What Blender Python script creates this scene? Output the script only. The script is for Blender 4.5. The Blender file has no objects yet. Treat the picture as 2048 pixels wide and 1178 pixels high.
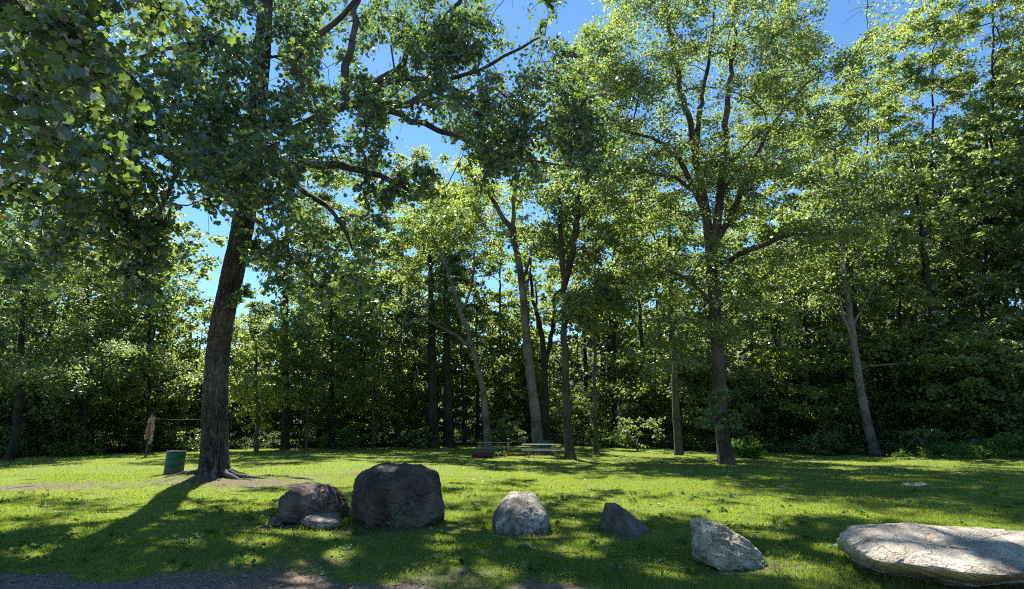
import bpy, math, time
import numpy as np
from mathutils import Vector, noise as mnoise
_T0 = time.time()
R = math.radians
# ------------------------------------------------------------------ camera, sky, sun, exposure
scene = bpy.context.scene
F = 1050.0            # focal length in photo pixels (photo 2048 wide)
PITCH = R(14.2)
CAM_Z = 1.6
W_, H_ = 2048, 1178
cam_d = bpy.data.cameras.new('camera')
cam = bpy.data.objects.new('camera', cam_d)
scene.collection.objects.link(cam)
cam_d.sensor_width = 36.0
cam_d.lens = 36.0 * F / W_
cam_d.clip_start = 0.05
cam_d.clip_end = 2000
cam.location = (0, 0, CAM_Z)
cam.rotation_euler = (R(90) + PITCH, 0, 0)
scene.camera = cam

SUN_EL, SUN_AZ = R(54), R(-21)      # azimuth from +Y towards +X
w = bpy.data.worlds.new('World'); scene.world = w; w.use_nodes = True
nt = w.node_tree; nt.nodes.clear()
sky = nt.nodes.new('ShaderNodeTexSky'); sky.sky_type = 'NISHITA'; sky.sun_disc = False
sky.sun_elevation = SUN_EL; sky.sun_rotation = SUN_AZ
sky.air_density = 1.0; sky.dust_density = 0.1; sky.ozone_density = 6.0; sky.altitude = 1200
bg = nt.nodes.new('ShaderNodeBackground'); bg.inputs['Strength'].default_value = 0.085
wo = nt.nodes.new('ShaderNodeOutputWorld')
hs = nt.nodes.new('ShaderNodeHueSaturation'); hs.inputs['Saturation'].default_value = 1.06; hs.inputs['Value'].default_value = .92; hs.inputs['Hue'].default_value = .493
nt.links.new(sky.outputs[0], hs.inputs['Color']); nt.links.new(hs.outputs[0], bg.inputs[0]); nt.links.new(bg.outputs[0], wo.inputs[0])

sd = bpy.data.lights.new('sun', 'SUN'); sd.energy = 5.0; sd.angle = R(0.53); sd.color = (1.0, 0.95, 0.86)
sun = bpy.data.objects.new('sun', sd); scene.collection.objects.link(sun)
sdir = Vector((math.sin(SUN_AZ) * math.cos(SUN_EL), math.cos(SUN_AZ) * math.cos(SUN_EL), math.sin(SUN_EL)))
sun.rotation_euler = sdir.to_track_quat('Z', 'Y').to_euler()
sun.location = (0, 0, 60)

vs = scene.view_settings
vs.view_transform = 'Standard'; vs.look = 'None'; vs.gamma = 1.0; vs.exposure = 1.6
vs.use_curve_mapping = False
cy = scene.cycles
cy.max_bounces = 6; cy.diffuse_bounces = 3; cy.glossy_bounces = 2; cy.transmission_bounces = 4
cy.transparent_max_bounces = 4; cy.caustics_reflective = False; cy.caustics_refractive = False
cy.sample_clamp_indirect = 4.0
cy.use_denoising = False; cy.filter_width = 1.1

# ------------------------------------------------------------------ pixel rays -> world points
cp, sp = math.cos(PITCH), math.sin(PITCH)
def at(px, py, Y):
    """world point on the sight line of photo pixel (px,py) at forward distance Y"""
    x = (px - W_ / 2) / F; z = -(py - H_ / 2) / F
    fw = cp - z * sp; up = sp + z * cp
    s = Y / fw
    return np.array([x * s, Y, CAM_Z + up * s])
def pix(P):
    P = np.atleast_2d(P); d = P - np.array([0, 0, CAM_Z])
    fw = d[:, 1] * cp + d[:, 2] * sp; up = -d[:, 1] * sp + d[:, 2] * cp
    fw = np.where(fw < 0.05, 0.05, fw)
    return W_ / 2 + F * d[:, 0] / fw, H_ / 2 - F * up / fw
def sstep(a, b, x):
    t = np.clip((x - a) / (b - a), 0, 1); return t * t * (3 - 2 * t)

# ------------------------------------------------------------------ linking helpers
col = scene.collection
def mesh_np(name, V, faces_list, mats, var=None, smooth=False, mat_idx=None):
    """faces_list: list of (n,k) index arrays"""
    me = bpy.data.meshes.new(name)
    V = np.asarray(V, dtype=np.float32)
    me.vertices.add(len(V)); me.vertices.foreach_set('co', V.ravel())
    loops = np.concatenate([f.ravel() for f in faces_list]).astype(np.int32)
    tot = np.concatenate([np.full(len(f), f.shape[1]) for f in faces_list]).astype(np.int32)
    start = np.concatenate([[0], np.cumsum(tot)[:-1]]).astype(np.int32)
    me.loops.add(len(loops)); me.loops.foreach_set('vertex_index', loops)
    me.polygons.add(len(tot)); me.polygons.foreach_set('loop_start', start)
    me.polygons.foreach_set('loop_total', tot)
    me.polygons.foreach_set('use_smooth', np.full(len(tot), smooth, dtype=bool))
    for m in (mats if isinstance(mats, (list, tuple)) else [mats]): me.materials.append(m)
    if mat_idx is not None: me.polygons.foreach_set('material_index', mat_idx.astype(np.int32))
    if var is not None:
        a = me.attributes.new('var', 'FLOAT', 'FACE'); a.data.foreach_set('value', var.astype(np.float32))
    me.update(calc_edges=True)
    return me
def link(name, me, parent=None, loc=None):
    o = bpy.data.objects.new(name, me); col.objects.link(o)
    if parent is not None: o.parent = parent
    if loc is not None: o.location = loc
    return o
def tag(o, label=None, cat=None, group=None, kind=None):
    if label: o['label'] = label
    if cat: o['category'] = cat
    if group: o['group'] = group
    if kind: o['kind'] = kind
    return o
def thing(name, label, cat, loc=(0, 0, 0), group=None, rz=0.0):
    o = bpy.data.objects.new(name, None); col.objects.link(o)
    o.location = loc; o.rotation_euler = (0, 0, rz); o.empty_display_size = 0.3
    return tag(o, label, cat, group)

# ------------------------------------------------------------------ materials
def newmat(name):
    m = bpy.data.materials.new(name); m.use_nodes = True
    t = m.node_tree; t.nodes.clear()
    out = t.nodes.new('ShaderNodeOutputMaterial')
    return m, t, out
def N(t, kind, **kw):
    n = t.nodes.new(kind)
    for k, v in kw.items():
        if k in n.inputs: n.inputs[k].default_value = v
        else: setattr(n, k, v)
    return n
def ramp(t, fac, stops, interp='LINEAR'):
    r = t.nodes.new('ShaderNodeValToRGB'); r.color_ramp.interpolation = interp
    el = r.color_ramp.elements
    while len(el) < len(stops): el.new(0.5)
    for e, (p, c) in zip(el, stops): e.position = p; e.color = (*c, 1) if len(c) == 3 else c
    t.links.new(fac, r.inputs[0]); return r.outputs[0]
def mixc(t, fac, a, b, blend='MIX'):
    m = t.nodes.new('ShaderNodeMix'); m.data_type = 'RGBA'; m.blend_type = blend
    for s, v in ((0, fac), (6, a), (7, b)):
        if hasattr(v, 'is_linked') or hasattr(v, 'links'): t.links.new(v, m.inputs[s])
        else: m.inputs[s].default_value = v if not isinstance(v, tuple) else (*v, 1)
    return m.outputs[2]
def noise_tex(t, vec, scale, detail=4, rough=0.55, dist=0.0):
    n = N(t, 'ShaderNodeTexNoise'); n.inputs['Scale'].default_value = scale
    n.inputs['Detail'].default_value = detail; n.inputs['Roughness'].default_value = rough
    n.inputs['Distortion'].default_value = dist
    t.links.new(vec, n.inputs['Vector']); return n.outputs['Fac']
def objvec(t, scale=(1, 1, 1)):
    c = t.nodes.new('ShaderNodeTexCoord'); m = t.nodes.new('ShaderNodeMapping')
    m.inputs['Scale'].default_value = scale
    t.links.new(c.outputs['Object'], m.inputs['Vector']); return m.outputs[0]

def leaf_mat(name, cols, trans, tfac=0.42, gloss=0.10, rough=0.38):
    m, t, out = newmat(name)
    a = N(t, 'ShaderNodeAttribute'); a.attribute_name = 'var'
    base = ramp(t, a.outputs['Fac'], [(0.0, cols[0]), (0.55, cols[1]), (0.9, cols[2]), (1.0, cols[3])])
    tr = ramp(t, a.outputs['Fac'], [(0.0, trans[0]), (0.6, trans[1]), (1.0, trans[2])])
    d = N(t, 'ShaderNodeBsdfDiffuse'); t.links.new(base, d.inputs[0])
    tl = N(t, 'ShaderNodeBsdfTranslucent'); t.links.new(tr, tl.inputs[0])
    mx = N(t, 'ShaderNodeMixShader'); mx.inputs[0].default_value = tfac
    t.links.new(d.outputs[0], mx.inputs[1]); t.links.new(tl.outputs[0], mx.inputs[2])
    g = N(t, 'ShaderNodeBsdfGlossy'); g.inputs['Roughness'].default_value = rough
    g.inputs['Color'].default_value = (0.9, 0.95, 1.0, 1)
    lw = N(t, 'ShaderNodeLayerWeight'); lw.inputs['Blend'].default_value = 0.35
    mr = N(t, 'ShaderNodeMapRange'); t.links.new(lw.outputs['Fresnel'], mr.inputs[0])
    mr.inputs['To Min'].default_value = gloss * 0.3; mr.inputs['To Max'].default_value = gloss * 2.2
    mx2 = N(t, 'ShaderNodeMixShader'); t.links.new(mr.outputs[0], mx2.inputs[0])
    t.links.new(mx.outputs[0], mx2.inputs[1]); t.links.new(g.outputs[0], mx2.inputs[2])
    t.links.new(mx2.outputs[0], out.inputs[0])
    return m
M = {}
M['leaf_poplar'] = leaf_mat('poplar_leaf', [(.028, .062, .032), (.046, .092, .036), (.076, .13, .034), (.15, .19, .04)],
                            [(.15, .27, .04), (.27, .42, .045), (.56, .63, .05)], .38, .13, .46)
M['leaf_maple'] = leaf_mat('maple_leaf', [(.052, .082, .032), (.080, .115, .040), (.110, .142, .048), (.17, .18, .05)],
                           [(.28, .41, .075), (.43, .56, .095), (.65, .68, .12)], .45, .10, .5)
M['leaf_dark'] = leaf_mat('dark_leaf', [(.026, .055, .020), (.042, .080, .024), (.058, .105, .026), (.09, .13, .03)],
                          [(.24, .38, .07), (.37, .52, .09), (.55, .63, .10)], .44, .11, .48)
M['leaf_yellow'] = leaf_mat('yellowish_leaf', [(.050, .085, .020), (.078, .125, .024), (.115, .16, .028), (.17, .18, .03)],
                            [(.37, .51, .075), (.53, .64, .095), (.72, .74, .11)], .47, .10, .5)
M['leaf_weed'] = leaf_mat('weed_leaf', [(.050, .105, .025), (.070, .15, .03), (.10, .19, .035), (.17, .22, .05)],
                          [(.12, .24, .02), (.19, .33, .025), (.35, .42, .03)], .35, .03, .6)

def bark_mat(name, dark, mid, light, vs=(9, 9, 1.6), bump=0.8, moss=0.0, patch=None):
    m, t, out = newmat(name)
    v = objvec(t, vs); v1 = objvec(t)
    n1 = noise_tex(t, v, 1.0, 6, .6, .6)
    vo = N(t, 'ShaderNodeTexVoronoi'); vo.feature = 'DISTANCE_TO_EDGE'; vo.inputs['Scale'].default_value = 1.4
    nd = N(t, 'ShaderNodeTexNoise'); nd.inputs['Scale'].default_value = 2.0; t.links.new(v, nd.inputs['Vector'])
    va = N(t, 'ShaderNodeVectorMath'); va.operation = 'ADD'; t.links.new(v, va.inputs[0]); t.links.new(nd.outputs['Color'], va.inputs[1])
    t.links.new(va.outputs[0], vo.inputs['Vector'])
    c = ramp(t, n1, [(.25, dark), (.5, mid), (.75, light)])
    crack = ramp(t, vo.outputs['Distance'], [(0.0, (.25, .25, .25)), (.16, (1, 1, 1))])
    c = mixc(t, 1.0, c, crack, 'MULTIPLY')
    n2 = noise_tex(t, v1, .7, 3)
    c = mixc(t, ramp(t, n2, [(.42, (0, 0, 0)), (.62, (1, 1, 1))]), c, mixc(t, .5, c, tuple(x * 1.25 for x in light)))
    if moss:
        n3 = noise_tex(t, v1, 2.3, 5)
        c = mixc(t, ramp(t, n3, [(.5, (0, 0, 0)), (.7, (moss, moss, moss))]), c, (.07, .10, .03))
    fs = N(t, 'ShaderNodeAttribute'); fs.attribute_name = 'fissure'
    c = mixc(t, ramp(t, fs.outputs['Fac'], [(.1, (0, 0, 0)), (.8, (.85, .85, .85))]), c, (.022, .018, .016))
    b = N(t, 'ShaderNodeBsdfPrincipled'); b.inputs['Roughness'].default_value = .92
    b.inputs['Specular IOR Level'].default_value = .2
    t.links.new(c, b.inputs['Base Color'])
    hgt = N(t, 'ShaderNodeMath'); hgt.operation = 'MULTIPLY_ADD'
    sm = N(t, 'ShaderNodeMath'); sm.operation = 'MINIMUM'; sm.inputs[1].default_value = .3
    t.links.new(vo.outputs['Distance'], sm.inputs[0])
    t.links.new(sm.outputs[0], hgt.inputs[0]); hgt.inputs[1].default_value = 2.5; t.links.new(n1, hgt.inputs[2])
    bp = N(t, 'ShaderNodeBump'); bp.inputs['Strength'].default_value = bump; bp.inputs['Distance'].default_value = .03
    t.links.new(hgt.outputs[0], bp.inputs['Height']); t.links.new(bp.outputs[0], b.inputs['Normal'])
    t.links.new(b.outputs[0], out.inputs[0]); return m
M['bark_big'] = bark_mat('furrowed_bark', (.05, .043, .038), (.11, .096, .086), (.19, .17, .155), (16, 16, 5), 1.0)
M['bark_grey'] = bark_mat('grey_bark', (.04, .035, .028), (.085, .075, .06), (.15, .135, .11), (12, 12, 2), .8, .3)
M['bark_brown'] = bark_mat('brown_bark', (.035, .027, .02), (.08, .06, .043), (.14, .11, .08), (12, 12, 1.6), .9, .2)
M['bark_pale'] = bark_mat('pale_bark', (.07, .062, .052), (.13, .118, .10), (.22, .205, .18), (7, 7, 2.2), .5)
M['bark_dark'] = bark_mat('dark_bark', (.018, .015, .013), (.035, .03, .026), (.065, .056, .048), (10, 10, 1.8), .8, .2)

# ------------------------------------------------------------------ terrain
def hgt(x, y):
    x = np.asarray(x, float); y = np.asarray(y, float)
    far = sstep(12, 30, np.hypot(x, y))
    h = .035 * np.sin(x * .55 + 1.3) * np.cos(y * .42 + .5) + .02 * np.sin(x * 1.7 + y * 1.1) + .012 * np.sin(x * 3.1 - y * 2.3 + 1)
    h = h + far * .10 * np.sin(x * .13 + .4) * np.sin(y * .17)
    # low mound round the big tree
    h = h + .16 * np.exp(-(((x + 10.2) / 2.6) ** 2 + ((y - 17.6) / 2.2) ** 2))
    # wooded slope to the right and a gentle rise in the back
    s = (x - 20) * .95 + (y - 34) * .30
    h = h + 17 * sstep(0, 60, s) * sstep(24, 34, y + .25 * x)
    h = h + 17.0 * sstep(66, 170, y)
    return h
def gz(x, y): return float(hgt(x, y))

EDGE_PX = [(-900, 922), (-400, 921), (0, 918), (150, 911), (350, 901), (700, 891), (1000, 889), (1200, 894), (1450, 903), (1600, 907), (1750, 911), (2048, 917), (2500, 924), (3200, 932)]
_eb = np.array([( (p - 1024) / F, (CAM_Z) * F * 1.03 / (q - 855.0)) for p, q in EDGE_PX])   # slope x/Y and depth
def edge_depth(slope): return np.interp(slope, _eb[:, 0], _eb[:, 1])
def lawn_mask(x, y):
    ys = np.maximum(y, .5)
    d = edge_depth(x / ys)
    wob = 1.2 * np.sin(x * .8) + .7 * np.sin(x * 1.9 + 1) + .5 * np.sin(y * 1.3)
    return y < d + wob * np.clip(d / 40, .4, 1)
def path_mask(x, y):
    wob = .16 * np.sin(x * 1.9 + .4) + .10 * np.sin(x * 4.7) + .05 * np.sin(x * 11)
    lim = 6.34 - .36 * sstep(-1.6, .6, x) - 1.2 * sstep(.2, 3.0, x) + wob
    return y < lim

def lattice():
    xs = np.concatenate([-np.geomspace(14, 900, 46)[::-1], np.arange(-13.9, 13.95, .1), np.geomspace(14, 900, 46)])
    ys = np.concatenate([[-60, -30, -12, -5, 0, 2, 4], np.arange(5, 9, .09), np.geomspace(9, 62, 190), np.geomspace(63, 1200, 40)])
    return xs, ys
def ground_material():
    # lawn
    m, t, out = newmat('lawn_soil_and_grass'); v = objvec(t)
    n1 = noise_tex(t, v, .35, 5, .6); n2 = noise_tex(t, v, 14, 4, .7); n3 = noise_tex(t, v, 2.2, 5, .6)
    g = ramp(t, n2, [(.3, (.055, .08, .016)), (.5, (.11, .15, .022)), (.72, (.17, .21, .04))])
    g = mixc(t, ramp(t, n1, [(.35, (0, 0, 0)), (.65, (.6, .6, .6))]), g, (.12, .15, .035))
    soil = ramp(t, n2, [(.3, (.06, .045, .03)), (.7, (.16, .125, .09))])
    patch = N(t, 'ShaderNodeAttribute'); patch.attribute_name = 'bare'
    ad = N(t, 'ShaderNodeMath'); ad.operation = 'ADD'; t.links.new(patch.outputs['Fac'], ad.inputs[0]); t.links.new(n3, ad.inputs[1])
    c = mixc(t, ramp(t, ad.outputs[0], [(.66, (0, 0, 0)), (.95, (1, 1, 1))]), g, soil)
    b = N(t, 'ShaderNodeBsdfPrincipled'); b.inputs['Roughness'].default_value = .95; b.inputs['Specular IOR Level'].default_value = .1
    t.links.new(c, b.inputs['Base Color'])
    bp = N(t, 'ShaderNodeBump'); bp.inputs['Strength'].default_value = .6; bp.inputs['Distance'].default_value = .03
    t.links.new(n2, bp.inputs['Height']); t.links.new(bp.outputs[0], b.inputs['Normal'])
    t.links.new(b.outputs[0], out.inputs[0]); lawn = m
    # forest floor
    m, t, out = newmat('leaf_litter'); v = objvec(t)
    n1 = noise_tex(t, v, .5, 4); n2 = noise_tex(t, v, 9, 5, .7)
    c = ramp(t, n2, [(.3, (.02, .017, .01)), (.6, (.055, .042, .025)), (.8, (.09, .07, .04))])
    c = mixc(t, ramp(t, n1, [(.45, (0, 0, 0)), (.6, (.8, .8, .8))]), c, (.03, .055, .014))
    b = N(t, 'ShaderNodeBsdfPrincipled'); b.inputs['Roughness'].default_value = 1; b.inputs['Specular IOR Level'].default_value = .1
    t.links.new(c, b.inputs['Base Color']); t.links.new(b.outputs[0], out.inputs[0]); floor = m
    # gravel
    m, t, out = newmat('grey_gravel'); v = objvec(t)
    vo = N(t, 'ShaderNodeTexVoronoi'); vo.inputs['Scale'].default_value = 38; t.links.new(v, vo.inputs['Vector'])
    vo2 = N(t, 'ShaderNodeTexVoronoi'); vo2.inputs['Scale'].default_value = 90; t.links.new(v, vo2.inputs['Vector'])
    n1 = noise_tex(t, v, 1.6, 5, .65)
    c = ramp(t, vo.outputs['Color'], [(.15, (.075, .058, .046)), (.5, (.15, .12, .098)), (.85, (.25, .21, .175))])
    c = mixc(t, .4, c, vo2.outputs['Color'], 'OVERLAY')
    c = mixc(t, .75, c, ramp(t, vo.outputs['Color'], [(.1, (.08, .063, .05)), (.9, (.23, .19, .158))]))
    dirt = ramp(t, noise_tex(t, v, 30, 4, .7), [(.3, (.09, .060, .042)), (.7, (.21, .145, .105))])
    ed = N(t, 'ShaderNodeAttribute'); ed.attribute_name = 'bare'
    ad = N(t, 'ShaderNodeMath'); ad.operation = 'ADD'; t.links.new(ed.outputs['Fac'], ad.inputs[0]); t.links.new(n1, ad.inputs[1])
    c = mixc(t, ramp(t, ad.outputs[0], [(.55, (0, 0, 0)), (.8, (.9, .9, .9))]), c, dirt)
    b = N(t, 'ShaderNodeBsdfPrincipled'); b.inputs['Roughness'].default_value = .9; b.inputs['Specular IOR Level'].default_value = .25
    t.links.new(c, b.inputs['Base Color'])
    bp = N(t, 'ShaderNodeBump'); bp.inputs['Strength'].default_value = .8; bp.inputs['Distance'].default_value = .02; bp.invert = True
    t.links.new(vo.outputs['Distance'], bp.inputs['Height']); t.links.new(bp.outputs[0], b.inputs['Normal'])
    t.links.new(b.outputs[0], out.inputs[0])
    return lawn, floor, m
BARE = [(-8.0, 16.2, 3.0, .55), (-13.2, 15.2, 3.2, .5), (-10.2, 17.2, 1.3, .24), (-6.6, 18.3, 1.3, .42), (-5.5, 19.5, 1.2, .5), (-2.2, 9.0, .9, .42),
        (-3.6, 9.4, 1.0, .5), (.2, 8.75, .7, .42), (1.9, 8.7, .55, .42), (2.9, 6.8, .7, .5), (5.3, 5.7, .9, .4), (-1.0, 9.2, .5, .4), (9.9, 23.6, 1.1, .45), (2.1, 9.9, .5, .45), (-2.6, 6.9, 1.6, .35), (-.7, 6.5, .9, .4)]
def bare_at(x, y):
    b = np.zeros_like(x)
    for (cx, cyy, r, a) in BARE:
        b = np.maximum(b, a * np.exp(-(((x - cx) / r) ** 2 + ((y - cyy) / (r * .45)) ** 2)))
    return b
def build_ground():
    xs, ys = lattice(); X, Y = np.meshgrid(xs, ys); Z = hgt(X, Y)
    V = np.stack([X, Y, Z], -1).reshape(-1, 3); nx = len(xs)
    i, j = np.meshgrid(np.arange(len(xs) - 1), np.arange(len(ys) - 1)); a = (j * nx + i).ravel()
    Q = np.stack([a, a + 1, a + nx + 1, a + nx], 1)
    C = V[Q].mean(1); pm = path_mask(C[:, 0], C[:, 1]); lm = lawn_mask(C[:, 0], C[:, 1]) & ~pm
    lawn, floor, grav = ground_material()
    for nm, mask, mt in (('lawn', lm, lawn), ('forest_floor', ~lm & ~pm, floor), ('gravel_path', pm, grav)):
        q = Q[mask]; u, inv = np.unique(q, return_inverse=True)
        me = mesh_np(nm, V[u], [inv.reshape(q.shape)], mt, smooth=True)
        vv = V[u]; at_ = me.attributes.new('bare', 'FLOAT', 'POINT')
        if nm == 'gravel_path':
            val = .30 * np.exp(-((6.4 - vv[:, 1]) / .25) ** 2) + .42 * sstep(-4.0, -1.6, vv[:, 0])
        else: val = bare_at(vv[:, 0], vv[:, 1])
        at_.data.foreach_set('value', val.astype(np.float32))
        tag(link(nm, me), kind='structure')
build_ground()

# ------------------------------------------------------------------ leaves
TPL = {
 'lobed': (np.array([(0, 0, 0), (.28, -.05, .10), (.50, .18, .17), (.35, .38, .10), (.44, .62, .14), (.12, .70, .03), (0, .98, 0),
                     (-.12, .70, .03), (-.44, .62, .14), (-.35, .38, .10), (-.50, .18, .17), (-.28, -.05, .10)]) - np.array([0, .45, 0]),
           [[0, 1, 2, 3, 4, 5, 6], [0, 6, 7, 8, 9, 10, 11]]),
 'heart': (np.array([(0, 0, 0), (.44, .08, .14), (.40, .52, .12), (0, .98, 0), (-.40, .52, .12), (-.44, .08, .14)]) - np.array([0, .45, 0]),
           [[0, 1, 2, 3], [0, 3, 4, 5]]),
 'spray': (np.array([(0, -.5, 0), (.22, -.1, .06), (.5, .02, .0), (.2, .2, .05), (0, .55, -.06), (-.2, .2, .05), (-.5, .02, 0), (-.22, -.1, .06)]),
           [[0, 1, 2, 3, 4, 5, 6, 7]]),
 'lance': (np.array([(0, -.5, 0), (.2, 0, .05), (0, .5, 0), (-.2, 0, .05)]), [[0, 1, 2, 3]]),
 'blob': (np.array([(-.45, -.2, 0), (.1, -.5, .08), (.5, .1, 0), (.05, .5, -.06), (-.4, .3, .05)]), [[0, 1, 2, 3, 4]]),
}
def leaves_geo(P, Nn, size, tpl, rng, droop=0.0):
    """P (n,3) positions, Nn (n,3) normals, size (n,) -> verts, faces"""
    T, Fc = TPL[tpl]; n = len(P)
    Nn = Nn / np.linalg.norm(Nn, axis=1, keepdims=True)
    rv = rng.normal(size=(n, 3)); rv[:, 2] -= droop
    Vd = rv - (rv * Nn).sum(1, keepdims=True) * Nn
    Vd /= np.linalg.norm(Vd, axis=1, keepdims=True) + 1e-9
    Ud = np.cross(Vd, Nn)
    k = len(T); s = size[:, None, None]
    fold = rng.uniform(.2, 1.6, (n, 1))
    V = P[:, None, :] + s * (Ud[:, None, :] * T[None, :, 0:1] + Vd[:, None, :] * T[None, :, 1:2] + Nn[:, None, :] * (T[None, :, 2] * fold)[:, :, None])
    base = (np.arange(n) * k)[:, None]
    return V.reshape(-1, 3), [base + np.array(f)[None, :] for f in Fc]
def leaf_mesh(name, P, Nn, size, var, tpl, mat, rng, droop=0.0):
    V, Fs = leaves_geo(P, Nn, size, tpl, rng, droop)
    return mesh_np(name, V, Fs, mat, var=np.concatenate([var] * len(Fs)))

# ------------------------------------------------------------------ branch skeletons
_prng = np.random.default_rng(1234)
class Skel:
    def __init__(s):
        s.P = []; s.par = []; s.minr = []; s.lock = []
    def add(s, p, par, minr=0.0, lock=False):
        s.P.append(np.asarray(p, float)); s.par.append(par); s.minr.append(minr); s.lock.append(lock); return len(s.P) - 1
    def path(s, pts, radii, par=-1, step=.6):
        """smooth polyline with given radii; returns node ids"""
        pts = np.asarray(pts, float); radii = np.asarray(radii, float)
        if par >= 0:
            pts = np.vstack([s.P[par], pts]); radii = np.concatenate([[radii[0]], radii])
        out = []; n = len(pts)
        for i in range(n - 1):
            p0 = pts[max(i - 1, 0)]; p1 = pts[i]; p2 = pts[i + 1]; p3 = pts[min(i + 2, n - 1)]
            m = max(1, int(np.linalg.norm(p2 - p1) / step))
            for k in range(m):
                t = k / m
                if i == 0 and k == 0 and par >= 0: continue
                q = .5 * ((2 * p1) + (-p0 + p2) * t + (2 * p0 - 5 * p1 + 4 * p2 - p3) * t * t + (-p0 + 3 * p1 - 3 * p2 + p3) * t ** 3)
                rd = radii[i] * (1 - t) + radii[i + 1] * t
                if rd < .2: q = q + _prng.normal(size=3) * (.018 + rd * .22)
                par = s.add(q, par, rd * (1 + (.08 if rd < .15 else .012) * _prng.normal()), True); out.append(par)
        par = s.add(pts[-1], par, radii[-1], True); out.append(par)
        return out
    def reach(s, T, rng, up=1.0, step=.55, wob=.10, allowed=None, maxr=None):
        """grow a branch from the best node to target T"""
        P = s._arr(); d = P - T; dist = np.linalg.norm(d, axis=1)
        cost = dist + up * np.maximum(d[:, 2], 0) + .35 * up * np.maximum(d[:, 2] + .35 * dist, 0)
        if allowed is not None: cost = cost + np.where(allowed[:len(P)], 0, 50)
        a = int(np.argmin(cost)); A = P[a]; L = dist[a]
        if L < .25: return [a]
        pr = s.par[a]; tang = (A - P[pr]) if pr >= 0 else np.array([0, 0, 1.]); tang = tang / (np.linalg.norm(tang) + 1e-9)
        dr = (T - A) / L
        c1 = A + L * .38 * (.55 * tang + .8 * dr + np.array([0, 0, .15])) ; c2 = T - L * .3 * (dr + np.array([0, 0, -.35]) * rng.uniform(-.4, 1))
        m = max(2, int(L / step)); par = a; out = []
        w1 = rng.normal(size=3) * wob * L; w2 = rng.normal(size=3) * wob * L
        for k in range(1, m + 1):
            t = k / m
            q = (1 - t) ** 3 * A + 3 * (1 - t) ** 2 * t * c1 + 3 * (1 - t) * t * t * c2 + t ** 3 * T
            q = q + math.sin(t * math.pi) * w1 * .5 + math.sin(2 * t * math.pi) * w2 * .35 + (rng.normal(size=3) * .03 if k < m else 0)
            par = s.add(q, par); out.append(par)
        return out
    def _arr(s):
        return np.array(s.P)
    def radii(s, tip=.012, ex=2.25):
        n = len(s.P); acc = np.zeros(n); nch = np.zeros(n, int)
        for i in range(n - 1, -1, -1):
            if nch[i] == 0: acc[i] = tip ** ex
            if s.par[i] >= 0:
                acc[s.par[i]] += acc[i] * 1.02 + 0; nch[s.par[i]] += 1
        r = acc ** (1 / ex)
        mr = np.array(s.minr); lk = np.array(s.lock)
        r = np.where(lk, mr, r)
        for i in range(n):
            if s.par[i] >= 0: r[i] = min(r[i], r[s.par[i]] * .97 if not lk[i] else r[i])
        return r, nch
    def tubes(s, tip=.012, minr=0.0, flare=None, scl=1.0):
        r, nch = s.radii(tip); r = r * scl; P = s._arr(); n = len(P)
        ch = [[] for _ in range(n)]
        for i, p in enumerate(s.par):
            if p >= 0: ch[p].append(i)
        V = []; Q = []; off = 0
        stack = [(i, None) for i in range(n) if s.par[i] < 0]
        while stack:
            st, prev = stack.pop(); ids = [st]; cur = st
            while ch[cur]:
                c = sorted(ch[cur], key=lambda k: -(r[k] + (10 if (s.lock[k] and s.lock[cur] and k == cur + 1) else 0)))
                for o in c[1:]: stack.append((o, cur))
                cur = c[0]; ids.append(cur)
            pts = P[ids]; rr = r[ids].copy()
            if prev is not None:
                pts = np.vstack([P[prev], pts]); rr = np.concatenate([[min(rr[0] * 1.25, r[prev])], rr])
            if len(pts) < 2 or rr.max() < minr: continue
            rr[-1] *= .5
            sd = 4 if rr.max() < .035 else (6 if rr.max() < .09 else (10 if rr.max() < .2 else 16))
            v, q = tube_geo(pts, rr, sd); V.append(v); Q.append(q + off); off += len(v)
        return np.vstack(V), np.vstack(Q)
def tube_geo(pts, rr, sides, cap=True):
    pts = np.asarray(pts, float); n = len(pts)
    tg = np.gradient(pts, axis=0); tg /= np.linalg.norm(tg, axis=1, keepdims=True) + 1e-9
    u = np.cross(tg[0], [0.3, 1, 0.1]); u /= np.linalg.norm(u) + 1e-9
    U = np.zeros((n, 3))
    for i in range(n):
        u = u - np.dot(u, tg[i]) * tg[i]; u /= np.linalg.norm(u) + 1e-9; U[i] = u
    W = np.cross(tg, U)
    a = np.linspace(0, 2 * math.pi, sides, endpoint=False)
    V = pts[:, None, :] + rr[:, None, None] * (U[:, None, :] * np.cos(a)[None, :, None] + W[:, None, :] * np.sin(a)[None, :, None])
    i, j = np.meshgrid(np.arange(n - 1), np.arange(sides), indexing='ij')
    j2 = (j + 1) % sides
    Q = np.stack([i * sides + j, i * sides + j2, (i + 1) * sides + j2, (i + 1) * sides + j], -1).reshape(-1, 4)
    return V.reshape(-1, 3), Q
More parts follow.
